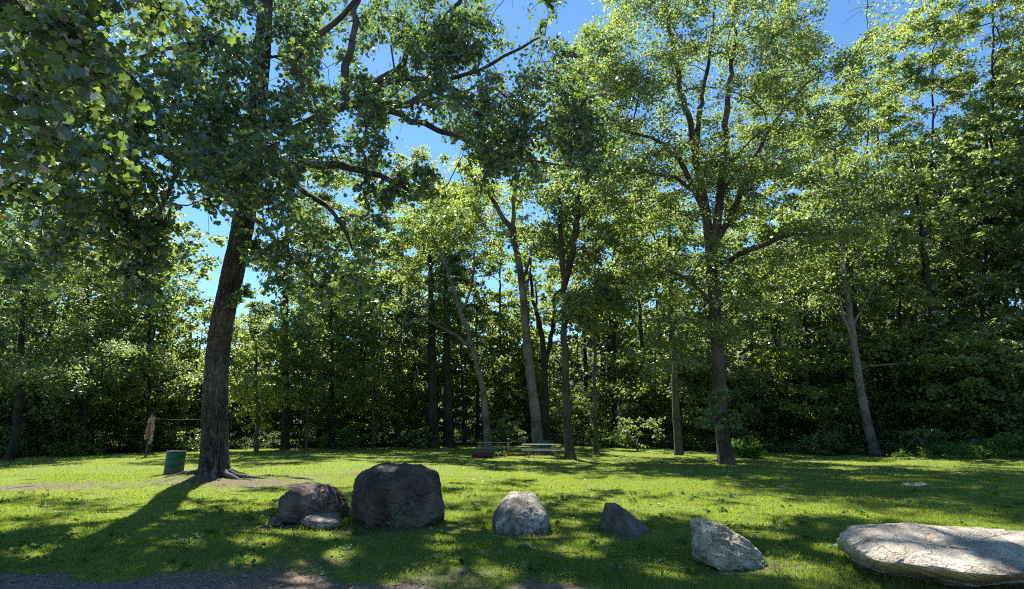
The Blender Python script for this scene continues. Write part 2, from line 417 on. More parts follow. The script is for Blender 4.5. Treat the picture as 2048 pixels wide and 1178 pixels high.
def cloud_leaves(centers, rads, nper, rng, flat=.6, size=.16, up=1.0, twigs=7, tight=.16, shell=.25, sink=.25):
    """leaves arranged along short twigs inside each clump"""
    PP = []; NN = []; SS = []; VV = []; TW = []
    for c, Rr in zip(centers, rads):
        m = twigs; D = rng.normal(size=(m, 3)); D[:, 2] *= .8; D /= np.linalg.norm(D, axis=1, keepdims=True)
        D[:, 2] *= flat
        ln = Rr * rng.uniform(.6, 1.15, m)
        n = max(6, int(nper * rng.uniform(.7, 1.3))); k = rng.integers(0, m, n)
        t = shell + (1 - shell) * rng.uniform(0, 1, n) ** .75
        p = c + D[k] * (ln[k] * t)[:, None]; p[:, 2] -= sink * t * t * Rr
        jt = rng.normal(size=(n, 3)) * tight * Rr * (.35 + t)[:, None]; jt[:, 2] *= max(.35, flat); p = p + jt
        nn = rng.normal(size=(n, 3)) * .62 + D[k] * .35; nn[:, 2] += up * 1.0
        PP.append(p); NN.append(nn); SS.append(size * rng.uniform(.6, 1.3, n))
        cl = rng.uniform(-.2, .2)
        VV.append(np.clip(rng.beta(2.2, 2.6, n) * .85 + cl + np.where(rng.random(n) < .012, .5, 0), 0, 1))
        TW.append((c, D, ln))
    return np.vstack(PP), np.vstack(NN), np.concatenate(SS), np.concatenate(VV), TW
def twig_geo(TW, sink, r=.006, every=1):
    V = []; Q = []; off = 0
    for (c, D, ln) in TW[::every]:
        for d, l in zip(D, ln):
            t = np.linspace(0, 1, 4)[:, None]; pts = c + d * l * t; pts[:, 2] -= sink * (t[:, 0] ** 2) * l
            v, q = tube_geo(pts, np.array([r * 1.6, r * 1.3, r, r * .5]), 3); V.append(v); Q.append(q + off); off += len(v)
    return np.vstack(V), np.vstack(Q)
def merge_geo(parts):
    V = []; Q = []; off = 0
    for v, q in parts: V.append(v); Q.append(q + off); off += len(v)
    return np.vstack(V), np.vstack(Q)
def base_flare(V, P0, r0, rng, amp=.6, h=1.1, lobes=6, rough=.02, tall=3.5):
    """root flare and bark furrows on the lower trunk"""
    d = V[:, :2] - P0[:2]; z = V[:, 2] - P0[2]; rad = np.hypot(d[:, 0], d[:, 1]); near = (rad < r0 * 2.2) & (z < tall)
    a = np.arctan2(d[:, 1], d[:, 0]); ph = rng.uniform(0, 6.28, 3)
    lob = (.5 + .5 * np.cos(a * lobes + ph[0])) * .6 + (.5 + .5 * np.cos(a * (lobes - 2) + ph[1])) * .4
    k = amp * np.exp(-np.clip(z, 0, None) / (h * .35)) * (.35 + 1.2 * lob)
    V[near, :2] += d[near] * k[near][:, None]
    return V

def finish_tree(name, label, sk, P, NN, S, VAR, bark, leafm, tpl, base, tip=.012, group=None, minr=0.0, extra=None, rng=None, flare=(.28, .9), twigV=None, droop=0.0, r0=None):
    V, Q = sk.tubes(tip=tip, minr=minr)
    if r0: V = base_flare(V, np.array(base), r0, rng, flare[0], flare[1])
    if twigV is not None: V, Q = merge_geo([(V, Q), twigV])
    b = np.array(base)
    root = thing(name, label, 'tree', tuple(b), group)
    link('trunk', mesh_np('trunk', V - b, [Q], bark, smooth=True), root)
    link('crown', leaf_mesh('crown', P - b, NN, S, VAR, tpl, leafm, rng, droop), root)
    return root

def ellipsoid_targets(c, ax, n, rng, hollow=.35, mind=.9, flatbottom=True):
    out = []; tries = 0
    while len(out) < n and tries < n * 40:
        tries += 1
        d = rng.normal(size=3); d /= np.linalg.norm(d)
        rr = (hollow + (1 - hollow) * rng.random()) ** .6
        lump = 1 + .22 * math.sin(3.1 * d[0] + 5 * d[2] + c[0]) * math.cos(4.2 * d[1] + 2 * d[0] + c[1])
        p = c + d * np.array(ax) * rr * lump
        if mnoise.noise(Vector(p * .4)) < -.24 and ax[0] > 2.6: continue
        if all(np.sum((p - q) ** 2) > mind * mind for q in out[-160:]): out.append(p)
    return out

# ------------------------------------------------------------------ big poplar, left of centre
def big_poplar():
    rng = np.random.default_rng(11); sk = Skel()
    B = at(432, 950, 17.4); B[2] = gz(B[0], B[1]) - .12
    tp = [B] + [at(x, y, d) for x, y, d in ((429, 900, 17.4), (431, 794, 17.35), (436, 705, 17.3), (445, 640, 17.25), (458, 580, 17.2), (471, 520, 17.15), (486, 450, 17.1), (500, 340, 17.0), (513, 220, 17.0), (525, 100, 17.1), (532, -20, 17.3), (540, -200, 17.6), (548, -420, 18))]
    tr = [.385, .355, .34, .33, .325, .325, .325, .325, .325, .30, .27, .24, .18, .1]
    trunk = sk.path(tp, tr, step=.35)
    def near(px, py, D):
        T = at(px, py, D); P = np.array([sk.P[i] for i in trunk]); return trunk[int(np.argmin(np.linalg.norm(P - T, axis=1)))]
    def limb(par, pts, radii): return sk.path([at(*p) for p in pts], radii, par=par, step=.5)
    # limb to the left and towards the viewer
    l1 = limb(near(492, 385, 17), [(440, 350, 16.2), (385, 322, 15.2), (300, 292, 13.8), (215, 255, 12.2), (110, 190, 10.6), (-20, 110, 9.6), (-180, 20, 9)], [.17, .15, .13, .10, .08, .06, .04, .03])
    limb(l1[8], [(330, 240, 13.2), (240, 130, 11.2), (165, 125, 9.4)], [.10, .08, .06, .04])
    l1b = limb(near(520, 150, 17), [(400, 60, 14.5), (260, -30, 12), (120, -160, 10), (-60, -260, 9)], [.09, .08, .06, .05, .03])
    limb(l1b[3], [(165, 125, 9.9), (130, 0, 9.3), (100, -150, 9.0)], [.05, .055, .05, .04])
    # limb to the right, roughly level
    l2 = limb(near(505, 345, 17), [(560, 335, 16.8), (640, 330, 16.4), (700, 334, 16.0), (760, 352, 15.6), (805, 372, 15.3), (850, 397, 15.0), (878, 386, 14.8), (896, 368, 14.7)], [.15, .14, .12, .095, .06, .04, .03, .024, .016])
    # upper limb sweeping right
    l3 = limb(near(508, 250, 17), [(590, 262, 17), (660, 225, 17.2), (700, 213, 17.2), (760, 212, 17.0), (820, 205, 16.8), (850, 188, 16.6), (885, 176, 16.3), (925, 188, 16.0), (945, 176, 15.8)], [.17, .16, .15, .145, .13, .11, .08, .06, .04, .03])
    limb(l3[7], [(800, 228, 16.6), (850, 250, 16.5), (915, 275, 16.4), (975, 300, 16.4), (1060, 320, 16.4), (1120, 330, 16.4)], [.11, .10, .09, .08, .06, .04, .02])
    limb(l3[5], [(690, 160, 17.4), (703, 90, 17.8), (712, 0, 18.4), (720, -140, 19)], [.15, .14, .12, .10, .06])
    limb(l3[6], [(745, 170, 17.4), (790, 140, 17.6), (835, 85, 18), (905, 20, 18.6), (960, -80, 19)], [.13, .12, .10, .08, .06, .04])
    limb(l3[6], [(752, 178, 17.0), (790, 155, 16.8), (860, 160, 16.6), (930, 150, 16.2), (1010, 110, 15.6), (1090, 70, 15.2)], [.10, .09, .08, .07, .05, .04, .02])
    l4 = limb(near(517, 190, 17), [(560, 200, 16.6), (605, 175, 16.3), (586, 125, 16), (640, 68, 15.8), (710, 5, 15.6), (780, -70, 15.5)], [.15, .12, .11, .10, .08, .07, .04])
    # low drooping branches
    limb(near(494, 430, 17), [(525, 450, 16.3), (570, 500, 15.6), (630, 560, 15.1), (680, 598, 14.8)], [.07, .055, .045, .03, .015])
    limb(near(505, 330, 17), [(560, 355, 15.6), (630, 395, 14.8), (672, 430, 14.3), (705, 500, 13.9)], [.10, .08, .06, .04, .02])
    limb(l1[6], [(352, 330, 13.6), (315, 430, 12.8), (290, 520, 12.3)], [.06, .05, .035, .015])
    gaps = [(392, 500, 56, 82), (848, 288, 40, 32), (902, 316, 22, 28), (1180, 40, 75, 60), (1020, 20, 26, 34), (655, 130, 16, 26), (770, 105, 20, 20),
            (1120, 430, 180, 50), (545, 120, 10, 50), (330, 320, 18, 14), (805, 262, 24, 16)]
    reg = [(-320, 330, -420, 400, 6.6, 11, 56, .95), (-60, 250, -40, 330, 6.2, 8.6, 18, .7), (150, 640, -400, 385, 9.5, 16, 74, 1.05), (400, 660, 230, 420, 12, 15.5, 24, .9),
           (230, 335, 430, 585, 11.2, 12.8, 9, .55), (130, 330, 330, 500, 10.5, 14, 14, .8), (535, 760, 390, 590, 13, 16.5, 26, .85), (640, 800, 540, 620, 14, 15, 3, .5),
           (560, 1010, -380, 215, 14.5, 21, 120, .95), (620, 960, 60, 340, 14, 18, 40, .75), (930, 1225, 130, 335, 14.6, 18.6, 62, .85), (950, 1215, 200, 345, 14.6, 17, 16, .6), (230, 430, 100, 330, 10, 14.5, 18, .8), (940, 1160, -60, 130, 14, 17, 20, .75), (455, 520, 470, 600, 15.8, 16.8, 3, .42),
           (-200, 150, 380, 560, 9.5, 12.5, 10, .8), (60, 940, -200, 300, 17.5, 25, 170, .85), (340, 640, -20, 330, 12, 16.2, 34, .8), (540, 990, 290, 450, 20, 26, 26, .7), (600, 1000, -80, 300, 20, 27, 50, .85), (640, 880, 325, 420, 14.2, 16, 12, .5), (900, 1020, 20, 160, 14.5, 17, 12, .7), (560, 900, 0, 220, 14, 19, 36, .75)]
    T = []; Rr = []
    for (a, b, c, d, e, f, n, r) in reg:
        k = 0; tries = 0
        while k < n and tries < 4000:
            tries += 1
            px, py, D = rng.uniform(a, b), rng.uniform(c, d), rng.uniform(e, f)
            if any(((px - g[0]) / (g[2] + 22)) ** 2 + ((py - g[1]) / (g[3] + 22)) ** 2 < 1 for g in gaps): continue
            p = at(px, py, D)
            if p[2] < 2.6 or (py < -40 and px > 600) or (py < -70 and px > 300 and rng.random() < .78) or (py < -70 and px <= 300 and rng.random() < .5): k += 1 if p[2] >= 2.6 else 0; continue
            hn = mnoise.noise(Vector((p[0] * .38 + 3, p[1] * .38, p[2] * .38)))
            if hn < -.14: k += .3; continue
            if any(np.sum((p - q) ** 2) < (.75 * r) ** 2 for q in T): continue
            T.append(p); Rr.append(r * rng.uniform(.8, 1.2)); k += 1
    T = np.array(T); Rr = np.array(Rr)
    P0 = np.array([sk.P[i] for i in trunk]); order = np.argsort([min(np.linalg.norm(P0 - t, axis=1)) for t in T])
    lowban = set(trunk[:28])
    for i in order:
        al = np.ones(len(sk.P), bool); al[list(lowban)] = False
        al = np.array([sk.P[j][2] > 7.0 for j in range(len(sk.P))]) | (np.arange(len(sk.P)) > len(trunk)) & al
        sk.reach(T[i], rng, up=.5, allowed=al, wob=.09)
    near_m = np.array([t[1] < 12.5 for t in T])
    P, NN, S, VAR, TW = cloud_leaves(T, Rr, 135, rng, flat=.85, size=.13, up=.45, twigs=8, tight=.14, sink=.5)
    S = S * np.interp(P[:, 1], [8, 12, 16], [1.3, 1.15, 1.08])
    # prune the gaps where the sky shows
    gx, gy = pix(P); keep = np.ones(len(P), bool)
    for g in gaps: keep &= ~((((gx - g[0]) / g[2]) ** 2 + ((gy - g[1]) / g[3]) ** 2) < rng.uniform(.45, 1.15, len(P)))
    keep &= P[:, 2] > 2.3
    # openings in the crown that let sun flecks reach the ground
    sv = np.array(sdir)
    for (x0, y0, z0, r0_) in ((2.95, 7.0, .35, .62), (5.0, 6.6, .35, .7), (6.6, 6.8, .35, .7), (-3.9, 10, .7, .42), (.2, 9.3, .5, .42), (-2.2, 9.7, 1.0, .25), (-4.6, 7.7, 0, .42), (-2.3, 7.4, 0, .34), (-1.0, 8.1, 0, .38), (.9, 7.7, 0, .45), (1.7, 6.9, 0, .45),
                              (-6.3, 9.2, 0, .55), (-5.4, 11.6, 0, .5), (3.9, 8.7, 0, .5), (4.4, 7.5, 0, .5), (-.2, 6.8, 0, .36), (-5.9, 7.4, 0, .34), (-7.6, 10.5, 0, .6), (-3.2, 6.9, 0, .3), (1.2, 8.6, 0, .4), (-1.1, 10.6, 0, .5), (-8.2, 8.6, 0, .4)):
        dd = P - np.array([x0, y0, z0]); al = dd @ sv; pd = np.linalg.norm(dd - al[:, None] * sv, axis=1); keep &= pd > r0_ * rng.uniform(.6, 1.25, len(P))
    P, NN, S, VAR = P[keep], NN[keep], S[keep], VAR[keep]
    V, Q = sk.tubes(tip=.010)
    # trunk gets its own fine, furrowed skin
    ids = trunk[: int(len(trunk) * .62)]
    tpts = np.array([sk.P[i] for i in ids]); trr, _ = sk.radii(.010); trr = trr[ids]
    t_fine = np.linspace(0, len(tpts) - 1, 520); ip = np.stack([np.interp(t_fine, np.arange(len(tpts)), tpts[:, k]) for k in range(3)], 1)
    ir = np.interp(t_fine, np.arange(len(tpts)), trr) * 1.02
    fv, fq = tube_geo(ip, ir, 150)
    cen = np.repeat(ip, 150, 0); dv = fv - cen; rad = np.linalg.norm(dv, axis=1, keepdims=True); dn = dv / rad
    ang = np.arctan2(dn[:, 1], dn[:, 0]); zz = fv[:, 2]
    disp = np.zeros(len(fv)); fis = np.zeros(len(fv))
    for i in range(len(fv)):
        q = Vector((math.cos(ang[i]) * 3.6, math.sin(ang[i]) * 3.6, zz[i] * .8))
        wv = mnoise.noise(q * .9 + Vector((5, 2, 1))) * .8
        q = q + Vector((wv, wv * .5, wv * .3))
        a_ = mnoise.noise(q * 1.5); b_ = mnoise.noise(Vector((q[0] * 3.4 + 7, q[1] * 3.4, q[2] * 3.0 + 3)))
        f_ = max(math.exp(-(a_ / .11) ** 2), .75 * math.exp(-(b_ / .10) ** 2)); fis[i] = f_
        disp[i] = .030 - .062 * f_ + .016 * mnoise.noise(q * 7)
    zb = zz - B[2]
    lob = .5 + .5 * np.cos(ang * 5 + .7) * .8 + .25 * np.cos(ang * 3 + 2)
    fl = .15 * np.exp(-np.clip(zb, 0, None) / .20) * (.3 + lob) + .05 * np.exp(-np.clip(zb, 0, None) / .9)
    fv = fv + dn * (disp - .01 + fl)[:, None]
    n0 = len(V); V, Q = merge_geo([(V, Q), (fv, fq)])
    tw = twig_geo(TW, .5, .007)
    V, Q = merge_geo([(V, Q), tw]); fa = np.zeros(len(V)); fa[n0:n0 + len(fv)] = fis
    root = thing('poplar_tree', 'biggest tree with thick leaning furrowed trunk and large hanging leaves, beside the green barrel', 'tree', tuple(B))
    tm = mesh_np('trunk', V - B, [Q], M['bark_big'], smooth=True); at2 = tm.attributes.new('fissure', 'FLOAT', 'POINT'); at2.data.foreach_set('value', fa.astype(np.float32))
    link('trunk', tm, root)
    link('crown', leaf_mesh('crown', P - B, NN, S, VAR, 'lobed', M['leaf_poplar'], rng, .9), root)
    # surface roots
    rr = np.random.default_rng(5)
    for (a, L, r) in ((a_, L_ * .9, r_ * .62) for a_, L_, r_ in ((-.15, 5.4, .10), (.25, 3.2, .10), (-.55, 2.2, .13), (3.35, 2.4, .12), (3.0, 1.5, .11), (-1.2, 1.2, .12), (3.75, 1.8, .09), (.05, 4.0, .07))):
        n = 26; t = np.linspace(0, 1, n); aa = a + .35 * np.sin(t * 5 + a) * t
        x = B[0] + np.cos(aa) * (.4 + L * t); y = B[1] + np.sin(aa) * (.4 + L * t)
        z = hgt(x, y) + .16 * np.exp(-t * L / .3) + r * (.1 - 1.0 * t) + .035 * np.sin(t * 17 + a * 3) * (t > .1)
        v, q = tube_geo(np.stack([x, y, z], 1), r * (1.15 - .8 * t), 10)
        r *= 1; link('root', mesh_np('root', v - B, [q], M['bark_big'], smooth=True), root)
    print('poplar leaves', len(P), time.time() - _T0)
big_poplar()

# ------------------------------------------------------------------ trees at the lawn's far edge and behind it
def mpp(px, py, D):
    p = at(px, py, D); d = p - np.array([0, 0, CAM_Z]); return (d[1] * cp + d[2] * sp) / F
def edge_tree(name, label, pts, D, r0, crowns, leaf='leaf_maple', bark='bark_grey', lsize=.19, nper=130, limbs=(), seed=0, tpl='heart', rtop=None,
              clump=1.15, flat=.5, up=.9, depth=None, group=None, twr=.9, forbid=3.0, gaps=()):
    """pts: trunk pixels from the ground up; crowns: (cx, cy, half width px, half height px, half depth m, clumps)"""
    rng = np.random.default_rng(seed + 100); sk = Skel(); D = D * 1.08; r0 = r0 * .80; nper = int(nper * 1.45); lsize = lsize * .86
    base = at(pts[0][0], 880, D); base[2] = gz(base[0], base[1]) - .08
    tp = [base] + [at(p[0], p[1], D + (p[2] if len(p) > 2 else 0)) for p in pts[1:]]
    n = len(tp); rtop = rtop or r0 * .35
    trunk = sk.path(tp, np.interp(np.linspace(0, 1, n), [0, .12, 1], [r0 * 1.12, r0, rtop]), step=.5)
    for lb in limbs:
        a = at(lb[0][0], lb[0][1], D); P = sk._arr(); par = int(np.argmin(np.linalg.norm(P - a, axis=1)))
        q = [at(p[0], p[1], D + (p[2] if len(p) > 2 else 0)) for p in lb[1]]
        sk.path(q, np.linspace(lb[2], lb[3], len(q) + 0), par=par, step=.5)
    T = []; Rr = []
    for (cx, cyy, hx, hy, hd, nc) in crowns:
        c = at(cx, cyy, D); k = mpp(cx, cyy, D)
        tg = ellipsoid_targets(c, (hx * k, hd, hy * k), int(nc * 1.25), rng, mind=clump * .55)
        T += tg; Rr += list(clump * rng.uniform(.7, 1.25, len(tg)))
    T = np.array(T); Rr = np.array(Rr)
    if gaps:
        gx, gy = pix(T); kp = np.ones(len(T), bool)
        for g in gaps: kp &= ((gx - g[0]) / g[2]) ** 2 + ((gy - g[1]) / g[3]) ** 2 > 1
        T, Rr = T[kp], Rr[kp]
    gr = hgt(T[:, 0], T[:, 1]); k = T[:, 2] > gr + .5; T, Rr = T[k], Rr[k]
    P0 = sk._arr(); od = np.argsort([np.min(np.linalg.norm(P0 - t, axis=1)) for t in T])
    for i in od:
        al = sk._arr()[:, 2] > min(base[2] + forbid, T[i][2] - .2)
        sk.reach(T[i], rng, up=.9, allowed=al, wob=.07, step=.8)
    P, NN, S, VAR, TW = cloud_leaves(T, Rr, nper, rng, flat=flat, size=lsize, up=up, twigs=8, tight=.17, sink=.30)
    k = P[:, 2] > hgt(P[:, 0], P[:, 1]) + .15
    P, NN, S, VAR = P[k], NN[k], S[k], VAR[k]
    if gaps:
        gx, gy = pix(P); kp = np.ones(len(P), bool)
        for g in gaps: kp &= ((gx - g[0]) / g[2]) ** 2 + ((gy - g[1]) / g[3]) ** 2 > rng.uniform(.5, 1.1, len(P))
        P, NN, S, VAR = P[kp], NN[kp], S[kp], VAR[kp]
    tw = twig_geo(TW, .3, .008, 2) if D < 30 else None
    return finish_tree(name, label, sk, P, NN, S, VAR, M[bark], M[leaf], tpl, base, tip=.013, rng=rng, r0=r0, group=group, twigV=tw, minr=.018, droop=.3)

ET = edge_tree
# the broad maple right of centre
ET('maple_tree', 'broad spreading maple with leafy sprout low on its trunk, the tallest fan of limbs', 
   [(1450, 925), (1443, 850), (1436, 720), (1428, 600), (1418, 480), (1408, 400), (1392, 320), (1375, 230), (1350, 120), (1330, 0)], 24, .40,
   [(1390, 190, 290, 250, 6.5, 185), (1290, 60, 190, 170, 5, 50), (1590, 110, 130, 130, 4.5, 44), (1480, 640, 120, 50, 3, 14), (1330, 690, 70, 60, 3, 10), (1330, 400, 190, 110, 5, 34), (1560, 400, 190, 150, 5.5, 60), (1600, 540, 150, 70, 4.5, 26), (1190, 250, 90, 120, 4, 22), (1350, 545, 110, 40, 4, 10)],
   limbs=[((1415, 430), [(1385, 370), (1345, 305), (1300, 272), (1240, 262)], .16, .05), ((1425, 560), [(1432, 470, -.3), (1445, 340, -.5), (1455, 200, -.5), (1470, 60, -.6)], .24, .09),
          ((1430, 500), [(1475, 400, -1), (1510, 310, -1.5), (1570, 215, -2), (1640, 140, -2)], .15, .04), ((1405, 400), [(1350, 358, -1), (1290, 345, -2), (1240, 350, -2.5)], .10, .03),
          ((1440, 380), [(1500, 330, 1), (1580, 300, 1.5)], .10, .03), ((1436, 620), [(1380, 560, -1), (1320, 535, -1.5)], .09, .03), ((1425, 540), [(1500, 500, -1.5), (1590, 470, -2.5), (1660, 470, -3)], .12, .04),
          ((1395, 330), [(1400, 220, 1), (1420, 100, 1), (1430, -20, 1)], .14, .06)],
   leaf='leaf_maple', bark='bark_brown', seed=1, nper=140, lsize=.14, clump=1.15, flat=.5, gaps=[(1690, 40, 50, 65), (1110, 15, 85, 65)])
# low leafy sprout on its trunk is part of the same tree; made below as a child
def sprout():
    rng = np.random.default_rng(77); root = [o for o in col.objects if o.name.startswith('maple_tree')][0]
    b = np.array(root.location); T = np.array([at(x, y, 23.6 + dz) for x, y, dz in ((1432, 800, 0), (1405, 825, -.2), (1455, 825, -.5), (1425, 850, -.5), (1400, 845, .1), (1462, 845, -.1), (1440, 785, -.3))])
    P, NN, S, VAR, TW = cloud_leaves(T, np.full(len(T), .5), 90, rng, flat=.6, size=.17, up=1)
    link('foliage', leaf_mesh('foliage', P - b, NN, S, VAR, 'heart', M['leaf_maple'], rng), root)
sprout()

ET('leaning_tree', 'grey leaning tree at the right with a long bare horizontal branch', [(1748, 908), (1738, 860), (1725, 800), (1712, 720), (1700, 640), (1690, 560), (1681, 470), (1676, 400), (1670, 300)], 30.5, .33,
   [(1690, 330, 110, 190, 3.5, 40), (1650, 560, 110, 60, 3, 14)], limbs=[((1711, 733), [(1735, 733), (1800, 727), (1870, 728), (1930, 724)], .07, .035), ((1708, 690), [(1692, 650, -.4), (1683, 615, -.6), (1680, 590, -.7)], .09, .05), ((1702, 660), [(1722, 620), (1745, 580), (1775, 545)], .08, .03)],
   bark='bark_pale', seed=2, leaf='leaf_maple')
ET('bare_limbed_tree', 'slim tree left of the two picnic tables with a dead arching limb', [(978, 893), (972, 840), (966, 780), (953, 725), (938, 670), (920, 615), (903, 565), (885, 515), (862, 465)], 34, .30,
   [(880, 440, 80, 75, 3, 26), (800, 520, 60, 60, 3, 12)], limbs=[((945, 700), [(925, 680), (900, 664), (872, 650), (845, 640), (812, 650), (785, 675)], .13, .03), ((872, 650), [(850, 610), (842, 590)], .05, .02), ((900, 664), [(870, 668), (835, 690), (770, 715)], .04, .015), ((925, 630), [(945, 560), (950, 500)], .10, .04), ((860, 645), [(825, 620), (800, 600)], .04, .015)],
   bark='bark_pale', seed=3, leaf='leaf_yellow', rtop=.07)
ET('forked_tree', 'tall grey tree behind the picnic tables, forking into bare pale limbs high up', [(1078, 890), (1070, 820), (1061, 750), (1052, 660), (1043, 560), (1030, 490), (1015, 450), (985, 400), (968, 370)], 33, .43,
   [(1010, 340, 95, 110, 3.5, 34), (1085, 430, 70, 90, 3, 18), (930, 420, 60, 80, 3, 12)], limbs=[((1030, 495), [(1027, 430), (1030, 380), (1045, 320)], .16, .07), ((1043, 570), [(1060, 520), (1085, 480), (1100, 440)], .10, .04), ((1047, 600), [(1060, 540), (1062, 480)], .08, .03)],
   bark='bark_pale', seed=4, leaf='leaf_yellow', nper=100)
ET('twin_stemmed_tree', 'dark tree with two rising stems just behind the forked grey tree', [(1092, 890), (1090, 800), (1088, 720), (1082, 660), (1068, 600), (1060, 540)], 36.5, .36,
   [(1085, 540, 80, 90, 3.5, 20)], limbs=[((1090, 735), [(1100, 690), (1105, 640), (1110, 590)], .18, .12)], bark='bark_dark', seed=5, nper=100)
ET('ivy_clad_tree', 'brown tree at the end of the nearer picnic table, vine-covered double stem above', [(1140, 912), (1136, 860), (1132, 780), (1130, 680), (1129, 580), (1124, 480), (1116, 380), (1110, 300)], 27.5, .31,
   [(1160, 330, 90, 130, 3.5, 40), (1180, 610, 75, 45, 2.5, 22), (1120, 455, 70, 60, 3, 12), (1240, 520, 60, 80, 3, 16)], limbs=[((1130, 580), [(1146, 500), (1156, 430), (1162, 360), (1168, 290)], .2, .08), ((1131, 640), [(1180, 610), (1220, 600)], .07, .03)],
   bark='bark_brown', seed=6, nper=120)
ET('slender_tree', 'slender straight trunk standing right of the vine-covered tree', [(1192, 904), (1191, 820), (1190, 740), (1188, 640), (1190, 540), (1196, 440)], 33, .19,
   [(1205, 500, 75, 120, 3, 34)], bark='bark_grey', seed=7)
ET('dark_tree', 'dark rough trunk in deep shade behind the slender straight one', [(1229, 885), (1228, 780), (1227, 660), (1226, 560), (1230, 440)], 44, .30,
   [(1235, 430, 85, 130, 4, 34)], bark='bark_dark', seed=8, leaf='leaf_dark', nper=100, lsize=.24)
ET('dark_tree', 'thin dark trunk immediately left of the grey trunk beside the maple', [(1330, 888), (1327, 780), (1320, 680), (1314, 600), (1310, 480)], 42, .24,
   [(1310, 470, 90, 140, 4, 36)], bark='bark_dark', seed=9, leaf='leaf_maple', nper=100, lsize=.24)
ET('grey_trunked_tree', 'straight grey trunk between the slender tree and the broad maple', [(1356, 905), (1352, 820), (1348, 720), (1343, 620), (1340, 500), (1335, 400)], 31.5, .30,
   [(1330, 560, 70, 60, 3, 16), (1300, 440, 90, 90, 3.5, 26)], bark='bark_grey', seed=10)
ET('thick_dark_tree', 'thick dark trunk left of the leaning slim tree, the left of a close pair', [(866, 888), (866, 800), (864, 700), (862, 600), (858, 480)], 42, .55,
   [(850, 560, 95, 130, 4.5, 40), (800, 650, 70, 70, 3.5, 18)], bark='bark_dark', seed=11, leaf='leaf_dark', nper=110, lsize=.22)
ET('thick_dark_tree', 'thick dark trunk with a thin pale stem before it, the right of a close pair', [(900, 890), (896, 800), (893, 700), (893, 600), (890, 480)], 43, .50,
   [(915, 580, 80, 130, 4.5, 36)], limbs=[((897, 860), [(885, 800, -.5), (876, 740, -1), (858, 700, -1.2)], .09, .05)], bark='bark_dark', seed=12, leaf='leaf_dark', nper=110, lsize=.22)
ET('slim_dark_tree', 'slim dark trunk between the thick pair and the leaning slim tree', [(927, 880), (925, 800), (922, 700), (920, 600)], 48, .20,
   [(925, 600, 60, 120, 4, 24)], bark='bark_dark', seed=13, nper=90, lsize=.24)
ET('light_green_tree', 'pale green airy tree filling the gap right of the big poplar', [(795, 885), (795, 780), (800, 650), (805, 520), (810, 420)], 47, .28,
   [(815, 470, 130, 170, 5, 95), (770, 700, 80, 110, 5, 30)], bark='bark_grey', seed=14, leaf='leaf_yellow', nper=120, lsize=.24)
ET('light_green_tree', 'pale green airy tree directly behind the forked grey one', [(1000, 884), (1000, 780), (1000, 650), (1000, 500)], 52, .28,
   [(950, 460, 110, 160, 5, 80), (1020, 740, 70, 90, 4.5, 30)], bark='bark_grey', seed=15, leaf='leaf_yellow', nper=110, lsize=.26, gaps=[(975, 560, 26, 40)])
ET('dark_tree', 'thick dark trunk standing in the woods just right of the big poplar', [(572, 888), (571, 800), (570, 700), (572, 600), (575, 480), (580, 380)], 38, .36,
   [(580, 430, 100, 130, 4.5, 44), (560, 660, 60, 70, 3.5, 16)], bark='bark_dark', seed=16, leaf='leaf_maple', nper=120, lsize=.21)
ET('young_tree', 'bright green young tree right of the big poplar trunk', [(515, 890), (515, 830), (512, 740), (510, 660)], 34, .14,
   [(510, 730, 65, 110, 3.5, 40)], bark='bark_grey', seed=17, leaf='leaf_yellow', nper=110, lsize=.2)
ET('young_tree', 'bright young tree at the wood edge straight beyond the largest boulder', [(748, 888), (747, 820), (745, 740), (744, 680)], 40, .13,
   [(745, 745, 62, 110, 3, 40)], bark='bark_grey', seed=51, leaf='leaf_yellow', nper=100, lsize=.2)
ET('young_tree', 'young tree with light leaves between poplar and bright edge shrubs', [(615, 888), (616, 820), (612, 740), (610, 660)], 37, .12,
   [(612, 720, 55, 120, 2.8, 36)], bark='bark_grey', seed=52, leaf='leaf_maple', nper=100, lsize=.19)
ET('woodland_tree', 'medium green tree midway between poplar and the thick dark pair', [(665, 888), (664, 800), (662, 680), (660, 560), (655, 460)], 41, .26,
   [(665, 500, 110, 170, 4.5, 60), (650, 730, 80, 90, 4, 30)], bark='bark_dark', seed=18, nper=110, lsize=.22)
ET('woodland_tree', 'leafy green tree above the sunlit bushes right of centre-left', [(725, 886), (724, 800), (722, 700), (720, 600)], 46, .24,
   [(725, 640, 75, 120, 4.5, 38)], bark='bark_dark', seed=19, nper=100, lsize=.24)
ET('thin_dark_tree', 'thin dark stem behind the red and white netting post', [(298, 880), (298, 800), (299, 740), (300, 690), (300, 650), (296, 560)], 33, .15,
   [(300, 590, 75, 60, 3, 16), (290, 740, 90, 70, 3, 24)], bark='bark_dark', seed=20, nper=120)
ET('feathery_tree', 'dark fine-leaved tree at the very left edge, trunk near the frame', [(36, 900), (38, 820), (42, 740), (46, 640), (50, 500), (50, 360)], 24, .22,
   [(30, 470, 180, 170, 4, 84), (60, 690, 150, 90, 3.5, 40)], bark='bark_dark', seed=21, leaf='leaf_dark', tpl='lance', lsize=.2, nper=200)
ET('woodland_tree', 'green tree between the left-edge tree and the netting post', [(170, 895), (170, 820), (172, 720), (175, 620), (180, 520)], 30, .2,
   [(180, 590, 110, 130, 4, 54), (170, 770, 100, 80, 3.5, 30)], bark='bark_dark', seed=22, leaf='leaf_maple', nper=130)
ET('woodland_tree', 'round green tree seen against blue sky just left of the poplar trunk', [(385, 890), (385, 800), (383, 720), (380, 640)], 42, .2,
   [(385, 690, 85, 100, 4.5, 44), (350, 800, 80, 60, 4, 20)], bark='bark_dark', seed=23, leaf='leaf_yellow', nper=110, lsize=.22)
